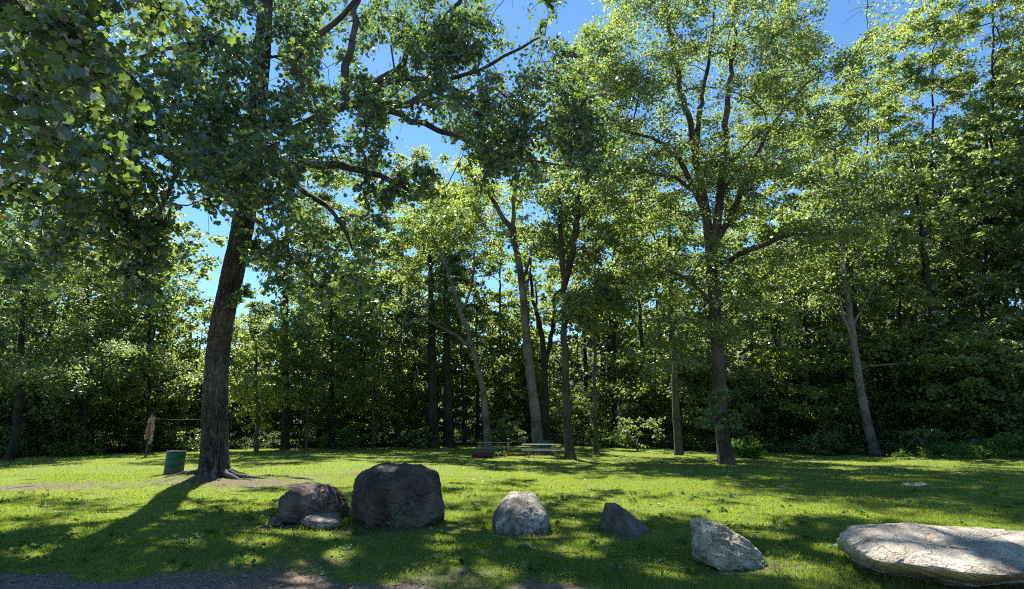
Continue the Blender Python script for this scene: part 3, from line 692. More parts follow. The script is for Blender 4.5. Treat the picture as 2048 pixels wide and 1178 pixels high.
ET('tall_narrow_tree', 'fine-leaved tree top catching light left of the blue sky gap', [(300, 885), (302, 760), (305, 640), (310, 540)], 46, .22,
   [(295, 560, 60, 60, 4, 20)], bark='bark_dark', seed=24, leaf='leaf_maple', nper=110, lsize=.22)
# right hand mass on the slope
RT = [('slope_tree', 'tree filling the skyline between the broad maple and the diagonal skyline', 1715, 44, (1735, 250, 100, 150, 4.5, 70), 'leaf_yellow', 39),
      ('slope_tree', 'sunlit maple directly behind the leaning grey tree', 1640, 38, (1640, 460, 120, 300, 5, 110), 'leaf_maple', 30),
      ('slope_tree', 'yellow-green tree whose top meets the blue notch of sky', 1745, 40, (1755, 350, 110, 250, 5, 110), 'leaf_yellow', 31),
      ('slope_tree', 'tall yellow-green tree with rising diagonal skyline at top right', 1850, 37, (1865, 270, 135, 280, 5.5, 165), 'leaf_yellow', 32),
      ('slope_tree', 'bright yellow-green tree in the top right corner', 1960, 34, (1985, 180, 150, 320, 5.5, 200), 'leaf_yellow', 33),
      ('slope_tree', 'tree partly cut by the right edge of the view, bright leaves', 2110, 33, (2080, 330, 130, 330, 5, 130), 'leaf_yellow', 34),
      ('slope_tree', 'lower mid-green tree under the bright corner tree', 1900, 36, (1900, 590, 130, 150, 4.5, 90), 'leaf_maple', 35),
      ('slope_tree', 'lower green tree near the right edge overhanging the weeds', 2030, 33, (2030, 640, 120, 160, 4, 90), 'leaf_maple', 36),
      ('slope_tree', 'small tree in shade right of the leaning grey trunk', 1800, 37, (1800, 640, 100, 160, 4, 60), 'leaf_dark', 37),
      ('slope_tree', 'tall tree behind the maple whose top shows above its right limbs', 1560, 40, (1570, 420, 120, 300, 5, 100), 'leaf_maple', 38)]
for nm, lb, px, D, cr, lf, sdv in RT:
    cx, cyy, hx, hy, hd, nc = cr; hd *= .7; cr = (cx, cyy, hx, hy, hd, int(nc * .85))
    ET(nm, lb, [(px, 890), (px + 2, 800), (px, 700), (cx, cyy + 40), (cx, cyy - hy * .6)], D, .20, [(cr[0], cr[1] - cr[3] * .1, cr[2], cr[3] * 1.18) + cr[4:]], leaf=lf, bark='bark_dark', seed=sdv, nper=105, lsize=.20, flat=.42, up=.75, clump=1.0,
       gaps=[(1690, 30, 52, 62), (1770, 15, 50, 35)])
print('edge trees', time.time() - _T0)

# ------------------------------------------------------------------ interior woods: distinct trunks (individuals) and the mass behind (stuff)
def make_proto(seed, H, crown_r, cb, leaf, bark, nc, nper, lsize, r0):
    rng = np.random.default_rng(seed); sk = Skel()
    bend = rng.normal(size=2) * .5
    sk.path([(0, 0, -.1), (bend[0] * .3, bend[1] * .3, H * .35), (bend[0], bend[1], H * .7), (bend[0] * 1.3, bend[1] * 1.2, H * .93)], [r0, r0 * .8, r0 * .5, r0 * .15], step=.8)
    T = ellipsoid_targets(np.array([bend[0], bend[1], (H + cb) / 2]), (crown_r, crown_r, (H - cb) / 2), nc, rng, mind=.8)
    T = np.array([t for t in T if t[2] > .5])
    for t in sorted(T, key=lambda q: np.hypot(q[0], q[1])): sk.reach(t, rng, up=.9, allowed=sk._arr()[:, 2] > min(cb * .6, t[2] - .1), step=.9)
    P, NN, S, VAR, TW = cloud_leaves(T, 1.15 * rng.uniform(.7, 1.25, len(T)), nper, rng, flat=.45, size=lsize, up=1, sink=.3)
    k = P[:, 2] > .12; P, NN, S, VAR = P[k], NN[k], S[k], VAR[k]
    V, Q = sk.tubes(tip=.014, minr=.025)
    return mesh_np('trunk', V, [Q], M[bark], smooth=True), leaf_mesh('crown', P, NN, S, VAR, 'heart' if lsize < .25 else 'blob', M[leaf], rng)
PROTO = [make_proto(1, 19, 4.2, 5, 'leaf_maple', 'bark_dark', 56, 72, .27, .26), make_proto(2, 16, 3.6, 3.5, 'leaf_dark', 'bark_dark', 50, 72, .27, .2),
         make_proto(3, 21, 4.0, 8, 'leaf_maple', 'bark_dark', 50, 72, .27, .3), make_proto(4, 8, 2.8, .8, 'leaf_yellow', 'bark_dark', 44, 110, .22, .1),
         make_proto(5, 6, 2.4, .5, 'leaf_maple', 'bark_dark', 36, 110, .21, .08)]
def place(k, x, y, s, rz, name, label, group):
    tr, cr = PROTO[k]; r = thing(name, label, 'tree', (x, y, gz(x, y) - .1), group, rz); r.scale = (s, s, s)
    link('trunk', tr, r); link('crown', cr, r)
rng = np.random.default_rng(40)
# second row, tall
n = 0
for sl in np.arange(-1.10, 1.25, .105):
    for row in range(2):
        d0 = float(edge_depth(sl)); D = d0 + 7 + row * 9 + rng.uniform(-2, 2)
        s_ = sl + rng.uniform(-.035, .035); x = s_ * D; px = 1024 + F * s_
        sc_ = rng.uniform(1.0, 1.3)
        if 310 < px < 470: sc_ *= .6
        elif 470 <= px < 700: sc_ *= .95
        elif 940 < px < 1010: sc_ *= .8
        if row == 0 and 430 < px < 840 and rng.random() < .65: continue
        place(int(rng.integers(0, 3)), x, D, sc_, rng.uniform(0, 6.28), 'woodland_tree', 'one of the shaded trees standing deep in the woods behind the lawn', 'shaded trees deep in the woods'); n += 1
# understory, low leafy trees close to the lawn's edge
for sl in np.sort(np.concatenate([np.arange(-1.08, 1.2, .052), np.arange(-1.05, 1.2, .09), np.arange(.3, 1.2, .06)])):
    d0 = float(edge_depth(sl)); D = d0 + 2.0 + rng.uniform(0, 7); s_ = sl + rng.uniform(-.02, .02)
    place(3 + int(rng.integers(0, 2)), s_ * D, D, rng.uniform(.6, 1.15), rng.uniform(0, 6.28), 'understory_tree', 'one of the low leafy trees under the tall ones along the wood edge', 'low leafy trees along the wood edge'); n += 1
print('placed', n, time.time() - _T0)
def woods():
    rng = np.random.default_rng(50); Ps = []; Ns = []; Ss = []; Vs = []; TV = []
    for i in range(84):
        sl = -1.15 + 2.4 * (i + rng.uniform(0, 1)) / 84; D = rng.uniform(58, 84); x = sl * D; px = 1024 + F * sl
        H = rng.uniform(14, 20)
        if 300 < px < 460: H *= .72
        if 960 < px < 1000: H *= .8
        g = gz(x, D); c = np.array([x, D, g + H * .55]); T = np.array(ellipsoid_targets(c, (4, 4, H * .45), 46, rng, mind=.9))
        P, NN, S, VAR, _ = cloud_leaves(T, 1.4 * rng.uniform(.7, 1.2, len(T)), 58, rng, flat=.5, size=.42, up=.9)
        k = P[:, 2] > g + .2; Ps.append(P[k]); Ns.append(NN[k]); Ss.append(S[k]); Vs.append(VAR[k])
        TV.append(tube_geo(np.array([(x, D, g - .2), (x + rng.normal() * .4, D, g + H * .5), (x + rng.normal() * .6, D, g + H * .9)]), np.array([.28, .2, .08]), 6))
    V, Fs = leaves_geo(np.vstack(Ps), np.vstack(Ns), np.concatenate(Ss), 'blob', rng); var = np.concatenate(Vs)
    tv, tq = merge_geo(TV); nf = len(Fs[0])
    me = mesh_np('woods', np.vstack([V, tv]), [Fs[0], tq + len(V)], [M['leaf_maple'], M['bark_dark']], var=np.concatenate([var, np.zeros(len(tq))]), mat_idx=np.concatenate([np.zeros(nf), np.ones(len(tq))]))
    tag(link('woods', me), kind='stuff')
woods()
def undergrowth():
    rng = np.random.default_rng(60); n = 1500
    sl = rng.uniform(-1.15, 1.3, n); d0 = edge_depth(sl); D = d0 + .3 + rng.uniform(0, 1, n) ** 1.6 * 9
    x = sl * D; T = np.stack([x, D, hgt(x, D) + rng.uniform(.1, .9, n) * (1 + .5 * np.sin(x * .9))], 1)
    P, NN, S, VAR, _ = cloud_leaves(T, rng.uniform(.4, .9, n), 60, rng, flat=.6, size=.13, up=1.1)
    k = P[:, 2] > hgt(P[:, 0], P[:, 1]) + .02
    me = leaf_mesh('undergrowth', P[k], NN[k], S[k], VAR[k], 'lance', M['leaf_dark'], rng)
    tag(link('undergrowth', me), kind='stuff')
    # sunlit weeds along the right-hand edge
    n = 420; px = rng.uniform(1760, 2120, n); sl = (px - 1024) / F; D = edge_depth(sl) + rng.uniform(-2.2, 1.8, n)
    k = rng.random(n) < sstep(1740, 1960, px) * .8 + .2; sl, D = sl[k], D[k]; x = sl * D
    T = np.stack([x, D, hgt(x, D) + rng.uniform(.1, .6, len(x))], 1)
    P, NN, S, VAR, _ = cloud_leaves(T, rng.uniform(.3, .6, len(x)), 70, rng, flat=.7, size=.12, up=.7)
    k = P[:, 2] > hgt(P[:, 0], P[:, 1]) + .02
    tag(link('weeds', leaf_mesh('weeds', P[k], NN[k], S[k], VAR[k], 'lance', M['leaf_weed'], rng)), kind='stuff')
undergrowth()
def thicket():
    rng = np.random.default_rng(61); n = 2300; sl = rng.uniform(-1.2, 1.35, n); d0 = edge_depth(sl); D = d0 + 5 + rng.uniform(0, 1, n) * 26
    x = sl * D; lump = 1.2 + np.sin(x * .31 + D * .2) + .6 * np.sin(x * .9)
    T = np.stack([x, D, hgt(x, D) + rng.uniform(.1, 1, n) * (1.0 + 1.1 * lump)], 1)
    P, NN, S, VAR, _ = cloud_leaves(T, rng.uniform(.7, 1.3, n), 62, rng, flat=.6, size=.22, up=.8)
    k = P[:, 2] > hgt(P[:, 0], P[:, 1]) + .02
    tag(link('thicket', leaf_mesh('thicket', P[k], NN[k], S[k], VAR[k], 'lance', M['leaf_maple'], rng)), kind='stuff')
thicket()
def shrub(label, px, D, w_, h_, leaf, seed, nc=26, lsize=.14):
    rng = np.random.default_rng(seed + 900); b = at(px, 880, D); b[2] = gz(b[0], b[1]) - .03
    sk = Skel(); stems = []
    for k in range(4):
        a = rng.uniform(0, 6.28); t = np.array([math.cos(a) * .2 * w_, math.sin(a) * .2 * w_, h_ * .6])
        st = b + np.array([math.cos(a), math.sin(a), 0]) * .06
        sk.path([st, st + t * .5 + np.array([0, 0, h_ * .1]), st + t], [.025, .02, .01], step=.3)
    T = ellipsoid_targets(b + np.array([0, 0, h_ * .55]), (w_ * .5, w_ * .45, h_ * .45), nc, rng, mind=.25)
    for t in T: sk.reach(t, rng, up=.6, step=.35)
    P, NN, S, VAR, TW = cloud_leaves(np.array(T), .42 * rng.uniform(.7, 1.2, len(T)), 70, rng, flat=.7, size=lsize, up=.8)
    k = P[:, 2] > b[2] + .08; V, Q = sk.tubes(tip=.006)
    root = thing('shrub', label, 'shrub', tuple(b))
    link('stems', mesh_np('stems', V - b, [Q], M['bark_dark'], smooth=True), root)
    link('foliage', leaf_mesh('foliage', P[k] - b, NN[k], S[k], VAR[k], 'heart', M[leaf], rng), root)
for i, a in enumerate([('sunlit bright green shrub at the wood edge beyond the big boulder', 725, 44, 3.6, 2.2, 'leaf_yellow'), ('low sunlit shrub beside the bright one, nearer the big poplar', 675, 42, 2.6, 1.6, 'leaf_weed'),
                       ('shrub in the wood edge just left of the slim leaning tree', 835, 44, 3, 1.8, 'leaf_maple'), ('tall shrub behind the farther picnic table', 1015, 41, 3.0, 2.4, 'leaf_maple'),
                       ('arching shrub with drooping branches between slender tree and grey trunk', 1275, 38, 3.4, 2.6, 'leaf_maple'), ('bright low shrub right behind the broad maple', 1490, 31, 1.8, 1.1, 'leaf_weed'),
                       ('pale sunlit shrub at the lawn edge by the far left', 150, 31, 3.2, .8, 'leaf_weed'), ('green shrub beneath the netting cord', 370, 38, 3.2, 1.6, 'leaf_maple'),
                       ('sunlit weed-like shrub nearest the right edge', 2035, 27.5, 2.2, 1.2, 'leaf_weed'), ('low sunlit shrub behind the slender tree', 1225, 42, 3.0, 1.2, 'leaf_weed'),
                       ('low shrub in shade left of the leaning grey tree', 1640, 33, 2.4, 1.4, 'leaf_dark'), ('spindly shrub in shade right of the leaning grey tree', 1850, 31, 2.2, 1.5, 'leaf_maple')]):
    shrub(*a, seed=i)
print('woods', time.time() - _T0)

# ------------------------------------------------------------------ grass, clover, pebbles
def scatter_depth(rng, n, y0, y1, pw=2.0, margin=1.08):
    u = rng.random(n); y = (u * (y1 ** pw - y0 ** pw) + y0 ** pw) ** (1 / pw); x = rng.uniform(-1, 1, n) * y * margin
    return x, y
def vnoise(x, y, s, seed=0):
    a = np.sin(x * s * 1.3 + seed + 1.7 * np.sin(y * s * .9 + seed)) * np.sin(y * s * 1.7 + 2 * seed + 1.3 * np.sin(x * s * 1.1))
    return .5 + .5 * a
ROCKS = [(-2.15, 9.65, .85), (-3.95, 10.1, .62), (-3.3, 9.35, .4), (.17, 9.3, .53), (2.0, 9.1, .42), (2.95, 7.1, .5), (5.6, 6.3, 1.35), (-7.4, 17.4, .4)]
def near_rock(x, y):
    k = np.zeros_like(x)
    for cx, cyy, rr in ROCKS:
        d = np.hypot((x - cx) / rr, (y - cyy) / (rr * .62)); k = np.maximum(k, np.exp(-((d - 1.05) / .16) ** 2))
    return k
def grass():
    rng = np.random.default_rng(70); m, t, out = newmat('grass_blade')
    a = N(t, 'ShaderNodeAttribute'); a.attribute_name = 'var'
    base = ramp(t, a.outputs['Fac'], [(0, (.055, .085, .016)), (.5, (.118, .168, .028)), (.8, (.19, .23, .045)), (1, (.28, .25, .10))])
    tr = ramp(t, a.outputs['Fac'], [(0, (.22, .32, .02)), (.5, (.41, .53, .04)), (.8, (.57, .62, .06)), (1, (.5, .45, .14))])
    d = N(t, 'ShaderNodeBsdfDiffuse'); t.links.new(base, d.inputs[0]); tl = N(t, 'ShaderNodeBsdfTranslucent'); t.links.new(tr, tl.inputs[0])
    mx = N(t, 'ShaderNodeMixShader'); mx.inputs[0].default_value = .48; t.links.new(d.outputs[0], mx.inputs[1]); t.links.new(tl.outputs[0], mx.inputs[2])
    g = N(t, 'ShaderNodeBsdfGlossy'); g.inputs['Roughness'].default_value = .5; mx2 = N(t, 'ShaderNodeMixShader'); mx2.inputs[0].default_value = .05
    t.links.new(mx.outputs[0], mx2.inputs[1]); t.links.new(g.outputs[0], mx2.inputs[2]); t.links.new(mx2.outputs[0], out.inputs[0])
    Vs = []; var = []
    for (n, y0, y1, pw, h, wd) in ((230000, 5.9, 10.5, 1.2, .032, .005), (250000, 10.2, 19, 1.2, .034, .0075), (230000, 18.5, 50, 1.6, .038, .017)):
        x, y = scatter_depth(rng, n, y0, y1, pw)
        x += rng.normal(size=n) * .02
        bare = bare_at(x, y); pm = path_mask(x, y); edge = path_mask(x, y - .25)
        dn = vnoise(x, y, 2.3, 3) * .5 + vnoise(x, y, 6.1, 1) * .5
        keep = lawn_mask(x, y) & (~pm | (rng.random(n) < .02)) & (rng.random(n) > bare * 1.9 * (.5 + dn)) & (rng.random(n) > edge * .55)
        x, y = x[keep], y[keep]; n = len(x); dn = dn[keep]
        z = hgt(x, y); hh = h * rng.uniform(.5, 1.5, n) * (.6 + .8 * vnoise(x, y, 1.1, 5)); hh = hh * (1 + 1.9 * near_rock(x, y)); a_ = rng.uniform(0, 6.28, n); ln = rng.uniform(.1, .9, n) * hh; la = rng.uniform(0, 6.28, n)
        ww = wd * rng.uniform(.6, 1.4, n)
        bx, by = np.cos(a_) * ww * .5, np.sin(a_) * ww * .5; tx, ty = np.cos(la) * ln, np.sin(la) * ln
        v = np.stack([np.stack([x - bx, y - by, z - .004], 1), np.stack([x + bx, y + by, z - .004], 1),
                      np.stack([x + bx * .8 + tx * .45, y + by * .8 + ty * .45, z + hh * .6], 1), np.stack([x + tx, y + ty, z + hh], 1), np.stack([x - bx * .8 + tx * .45, y - by * .8 + ty * .45, z + hh * .6], 1)], 1)
        Vs.append(v.reshape(-1, 3)); big = vnoise(x, y, .45, 9) * .5 + dn * .5
        var.append(np.clip(.22 + .4 * big + rng.normal(size=n) * .13 + np.where(rng.random(n) < .03, .5, 0), 0, 1))
    V = np.vstack(Vs); k = np.arange(len(V) // 5)[:, None] * 5
    tag(link('grass', mesh_np('grass', V, [k + np.array([[0, 1, 2, 3, 4]])], m, var=np.concatenate(var))), kind='stuff')
    # clover and broad weeds, thick along the path
    n = 42000; x, y = scatter_depth(rng, n, 6.0, 15, 1.1)
    band = np.exp(-((y - 7.1) / .9) ** 2) * 1.0 + .22; pn = sstep(.45, .7, vnoise(x, y, 1.5, 2) * .6 + vnoise(x, y, 3.7, 8) * .4)
    k = (rng.random(n) < band * (.25 + pn) * (1 - .5 * sstep(1, 4, x))) & ~path_mask(x, y + .05) & (rng.random(n) > bare_at(x, y)); x, y = x[k], y[k]; n = len(x)
    P = np.stack([x, y, hgt(x, y) + rng.uniform(.02, .085, n)], 1); NN = rng.normal(size=(n, 3)) * .42 + np.array([0, 0, 1.0])
    tag(link('clover', leaf_mesh('clover', P, NN, rng.uniform(.018, .05, n), np.clip(rng.normal(.42, .16, n), 0, 1), 'heart', M['leaf_weed'], rng)), kind='stuff')
    # fallen leaves and bits of bark
    m2 = leaf_mat('dry_leaf', [(.08, .055, .03), (.16, .12, .06), (.26, .21, .12), (.40, .36, .22)], [(.1, .08, .04), (.18, .14, .07), (.3, .25, .14)], .15, .05)
    n = 800; x, y = scatter_depth(rng, n, 5.9, 20, 1.3); P = np.stack([x, y, hgt(x, y) + rng.uniform(.015, .05, n)], 1)
    tag(link('fallen_leaves', leaf_mesh('fallen_leaves', P, rng.normal(size=(n, 3)) * .35 + np.array([0, 0, 1.]), rng.uniform(.02, .065, n), rng.random(n), 'heart', m2, rng)), kind='stuff')
    # fallen twigs
    tg = []
    for i in range(170):
        if i < 90: x0, y0 = -9.5 + rng.normal() * 3.2, 14 + rng.normal() * 3
        else: x0, y0 = rng.uniform(-7, 7), rng.uniform(6.6, 14)
        a0 = rng.uniform(0, 6.28); L = rng.uniform(.12, .55); tt = np.linspace(-.5, .5, 5); aa = a0 + rng.normal() * .5 * tt
        xx = x0 + np.cos(aa) * L * tt; yy = y0 + np.sin(aa) * L * tt
        tg.append(tube_geo(np.stack([xx, yy, hgt(xx, yy) + .018 + .012 * rng.random(5)], 1), np.linspace(.006, .003, 5) * rng.uniform(.7, 1.3), 4))
    tv, tq = merge_geo(tg); tag(link('fallen_twigs', mesh_np('fallen_twigs', tv, [tq], M['bark_grey'], smooth=True)), kind='stuff')
    # broad-leaved weeds growing in rosettes
    C0 = scatter_depth(rng, 150, 6.6, 14, 1.3); PP = []; 
    for cx, cyy in zip(*C0):
        k_ = rng.integers(6, 14); a_ = rng.uniform(0, 6.28, k_); d_ = rng.uniform(.02, .11, k_); PP.append(np.stack([cx + np.cos(a_) * d_, cyy + np.sin(a_) * d_, hgt(np.full(k_, cx), np.full(k_, cyy)) + rng.uniform(.02, .07, k_)], 1))
    PP = np.vstack(PP); kk = ~path_mask(PP[:, 0], PP[:, 1]); PP = PP[kk]
    tag(link('rosette_weeds', leaf_mesh('rosette_weeds', PP, rng.normal(size=PP.shape) * .45 + np.array([0, 0, 1.]), rng.uniform(.05, .11, len(PP)), rng.uniform(.2, .8, len(PP)), 'heart', M['leaf_weed'], rng)), kind='stuff')
    # loose gravel
    m3, t, out = newmat('loose_stone'); a = N(t, 'ShaderNodeAttribute'); a.attribute_name = 'var'
    c = ramp(t, a.outputs['Fac'], [(0, (.08, .063, .05)), (.6, (.18, .15, .125)), (.85, (.22, .21, .20)), (1, (.18, .11, .08))]); b = N(t, 'ShaderNodeBsdfPrincipled'); b.inputs['Roughness'].default_value = .85
    t.links.new(c, b.inputs['Base Color']); t.links.new(b.outputs[0], out.inputs[0])
    n = 13000; x = rng.uniform(-6.5, 5.5, n); y = rng.uniform(4.9, 7.1, n); k = path_mask(x, y - .25 * rng.random(n) ** 3); x, y = x[k], y[k]; n = len(x)
    k = rng.random(n) < 1 - .6 * sstep(-3.0, -.5, x) * (x < 2); x, y = x[k], y[k]; n = len(x)
    ico = np.array([(1, 0, 0), (-1, 0, 0), (0, 1, 0), (0, -1, 0), (0, 0, 1), (0, 0, -1)], float); fc = np.array([(0, 2, 4), (2, 1, 4), (1, 3, 4), (3, 0, 4), (2, 0, 5), (1, 2, 5), (3, 1, 5), (0, 3, 5)])
    s = rng.uniform(.005, .017, n) * (1 + (rng.random(n) < .04) * 1.3); sc3 = rng.uniform(.6, 1.3, (n, 1, 3)) * np.array([1, 1, .6]); jit = 1 + rng.normal(size=(n, 6, 1)) * .15
    an = rng.uniform(0, 6.28, n); v = ico[None] * sc3 * jit * s[:, None, None]
    vx = v[:, :, 0] * np.cos(an)[:, None] - v[:, :, 1] * np.sin(an)[:, None]; vy = v[:, :, 0] * np.sin(an)[:, None] + v[:, :, 1] * np.cos(an)[:, None]
    v = np.stack([vx, vy, v[:, :, 2]], -1) + np.stack([x, y, hgt(x, y) + s * .25], 1)[:, None, :]
    q = (np.arange(n) * 6)[:, None, None] + fc[None]
    tag(link('gravel', mesh_np('gravel', v.reshape(-1, 3), [q.reshape(-1, 3)], m3, var=np.repeat(rng.random(n), 8))), kind='stuff')
grass()
print('grass', time.time() - _T0)

# ------------------------------------------------------------------ boulders
def rock_mat(name, cols, lichen=None, lam=.5, stain=None, scale=1.0, bump=.6, crack=(.35, .32, .30)):
    m, t, out = newmat(name); v = objvec(t)
    n1 = noise_tex(t, v, 1.7 * scale, 6, .62, .4); n2 = noise_tex(t, v, 9 * scale, 6, .7); n3 = noise_tex(t, v, 38 * scale, 4, .7)
    c = ramp(t, n1, [(.32, cols[0]), (.5, cols[1]), (.68, cols[2])])
    c = mixc(t, .55, c, ramp(t, n2, [(.3, (.35, .35, .35)), (.7, (.66, .66, .66))]), 'OVERLAY')
    if stain:
        n5 = noise_tex(t, v, .95 * scale, 4, .5, .5); c = mixc(t, ramp(t, n5, [(.52, (0, 0, 0)), (.62, (.85, .85, .85))]), c, stain)
    if lichen:
        n4 = noise_tex(t, v, 5.5 * scale, 7, .75); n6 = noise_tex(t, v, 1.2 * scale, 2)
        ad = N(t, 'ShaderNodeMath'); ad.operation = 'MULTIPLY_ADD'; t.links.new(n6, ad.inputs[0]); ad.inputs[1].default_value = .6; t.links.new(n4, ad.inputs[2])
        lo = 1.02 - lam * .35
        c = mixc(t, ramp(t, ad.outputs[0], [(lo - .05, (0, 0, 0)), (lo, (.85, .85, .85))]), c, lichen)
    c = mixc(t, .8, c, ramp(t, n3, [(.34, (.22, .22, .22)), (.5, (.5, .5, .5)), (.66, (.80, .80, .80))]), 'OVERLAY')
    vc = N(t, 'ShaderNodeTexVoronoi'); vc.feature = 'DISTANCE_TO_EDGE'; vc.inputs['Scale'].default_value = 1.7 * scale
    wn = N(t, 'ShaderNodeTexNoise'); wn.inputs['Scale'].default_value = 3.0 * scale; wn.inputs['Detail'].default_value = 5; t.links.new(v, wn.inputs['Vector'])
    wa = N(t, 'ShaderNodeVectorMath'); wa.operation = 'MULTIPLY_ADD'; t.links.new(wn.outputs['Color'], wa.inputs[0]); wa.inputs[1].default_value = (.5, .5, .5); t.links.new(v, wa.inputs[2])
    t.links.new(wa.outputs[0], vc.inputs['Vector'])
    crk = ramp(t, vc.outputs['Distance'], [(0.0, (0, 0, 0)), (.018, (1, 1, 1))])
    c = mixc(t, 1.0, c, mixc(t, crk, crack, (1.0, 1.0, 1.0)), 'MULTIPLY')
    vo = N(t, 'ShaderNodeTexVoronoi'); vo.inputs['Scale'].default_value = 26 * scale; t.links.new(v, vo.inputs['Vector'])
    c = mixc(t, ramp(t, vo.outputs['Distance'], [(.05, (.4, .4, .4)), (.11, (0, 0, 0))]), c, mixc(t, .5, c, (.42, .42, .40)))
    b = N(t, 'ShaderNodeBsdfPrincipled'); b.inputs['Roughness'].default_value = .82; b.inputs['Specular IOR Level'].default_value = .3
    t.links.new(c, b.inputs['Base Color'])
    ad2 = N(t, 'ShaderNodeMath'); ad2.operation = 'MULTIPLY_ADD'; t.links.new(n3, ad2.inputs[0]); ad2.inputs[1].default_value = .55
    ad3 = N(t, 'ShaderNodeMath'); ad3.operation = 'MULTIPLY_ADD'; t.links.new(crk, ad3.inputs[0]); ad3.inputs[1].default_value = .6; t.links.new(n2, ad3.inputs[2]); t.links.new(ad3.outputs[0], ad2.inputs[2])
    bp = N(t, 'ShaderNodeBump'); bp.inputs['Strength'].default_value = bump; bp.inputs['Distance'].default_value = .03 / scale
    t.links.new(ad2.outputs[0], bp.inputs['Height']); t.links.new(bp.outputs[0], b.inputs['Normal']); t.links.new(b.outputs[0], out.inputs[0]); return m
_ico = {}
def ico_dirs(sub):
    if sub in _ico: return _ico[sub]
    import bmesh
    bm = bmesh.new(); bmesh.ops.create_icosphere(bm, subdivisions=sub, radius=1.0)
    V = np.array([v.co[:] for v in bm.verts]); Fq = np.array([[v.index for v in f.verts] for f in bm.faces]); bm.free()
    V /= np.linalg.norm(V, axis=1, keepdims=True); _ico[sub] = (V, Fq); return V, Fq
def rock(name, label, D, sil, depth, mat, seed, cat='boulder', soft=22, rough=.05, ridges=.0, extra=(), sub=6, sink=.06, cracks=(), ystretch=0.0, ledge=0.0):
    """sil: silhouette polygon in photo pixels (clockwise from lower left); its edges become cutting planes"""
    rng = np.random.default_rng(seed); S = np.array([at(x, y, D) for x, y in sil]); cx = (S[:, 0].min() + S[:, 0].max()) / 2
    g = gz(cx, D); S[:, 2] = np.maximum(S[:, 2], g - .3); zc = (S[:, 2].min() + S[:, 2].max()) / 2; c = np.array([cx, D, zc])
    poly = S[:, [0, 2]] - np.array([cx, zc]); nrm = []; ofs = []
    m = len(poly); area = sum(poly[i][0] * poly[(i + 1) % m][1] - poly[(i + 1) % m][0] * poly[i][1] for i in range(m))
    for i in range(m):
        a, b = poly[i], poly[(i + 1) % m]; e = b - a; nn = np.array([e[1], -e[0]]) * (1 if area > 0 else -1); nn /= np.linalg.norm(nn) + 1e-9
        o = float(nn @ a)
        if o < .02: continue
        ty = rng.uniform(-.35, .35); v = np.array([nn[0], ty, nn[1]]); l = np.linalg.norm(v); nrm.append(v / l); ofs.append(o / l * (1 + abs(ty) * .12))
    for k in range(9):
        v = rng.normal(size=3); v[1] = -abs(v[1]) - .8 if k % 2 else abs(v[1]) + .8; v /= np.linalg.norm(v)
        sup = max(float(v[0] * q[0] + v[2] * q[1]) for q in poly)
        nrm.append(v); ofs.append(.5 * depth * abs(v[1]) + sup * rng.uniform(.55, .8))
    for (v, o) in extra: v = np.array(v, float); v /= np.linalg.norm(v); nrm.append(v); ofs.append(o)
    nrm = np.array(nrm); ofs = np.array(ofs); Dv, Fq = ico_dirs(sub)
    dt = Dv @ nrm.T; inv = np.where(dt > 1e-3, dt / ofs[None, :], 0); r = 1 / (np.sum(inv ** soft, 1) ** (1 / soft)); V = Dv * r[:, None]
    sz = (S[:, 0].max() - S[:, 0].min())
    for i in range(len(V)):
        p = V[i]; q = p * (2.2 / sz); hi = mnoise.noise(p * (19 / sz)) * .012 + mnoise.noise(p * (43 / sz)) * .006
        n1 = mnoise.fractal((q[0] + seed, q[1], q[2]), .9, 2.1, 5); n2 = mnoise.noise((q[0] * 3.2 + seed, q[1] * 3.2, q[2] * 5.0))
        rid = 1 - abs(mnoise.noise((q[0] * 2.6 + 9, q[1] * 2.6 + seed, q[2] * 3.4 + q[0] * 1.2))) * 2.2
        disp = rough * n1 * .55 + rough * .25 * n2 + hi + ridges * (max(rid, 0) ** 1.5 - .3)
        if ledge:
            s_ = (q[2] * 5 + q[0] * 1.6 + n1 * .8); disp += ledge * ((s_ - math.floor(s_)) - .5)
        for (n_, o_, wd, dp) in cracks:
            dd = abs(n_[0] * p[0] + n_[1] * p[1] + n_[2] * p[2] - o_ + .02 * n2 + .02 * n1)
            if dd < wd: disp -= dp * (1 - dd / wd)
        V[i] = p * (1 + disp * .9 / max(np.linalg.norm(p) / (sz * .5), .5))
    base = np.array([cx, D, g - .02]); V = V + c - base; V[:, 2] -= sink * .2
    me = mesh_np(name, V, [Fq], mat, smooth=True); o = link(name, me, loc=tuple(base)); tag(o, label, cat)
    me.set_sharp_from_angle(angle=R(32)) if hasattr(me, 'set_sharp_from_angle') else None
    return o
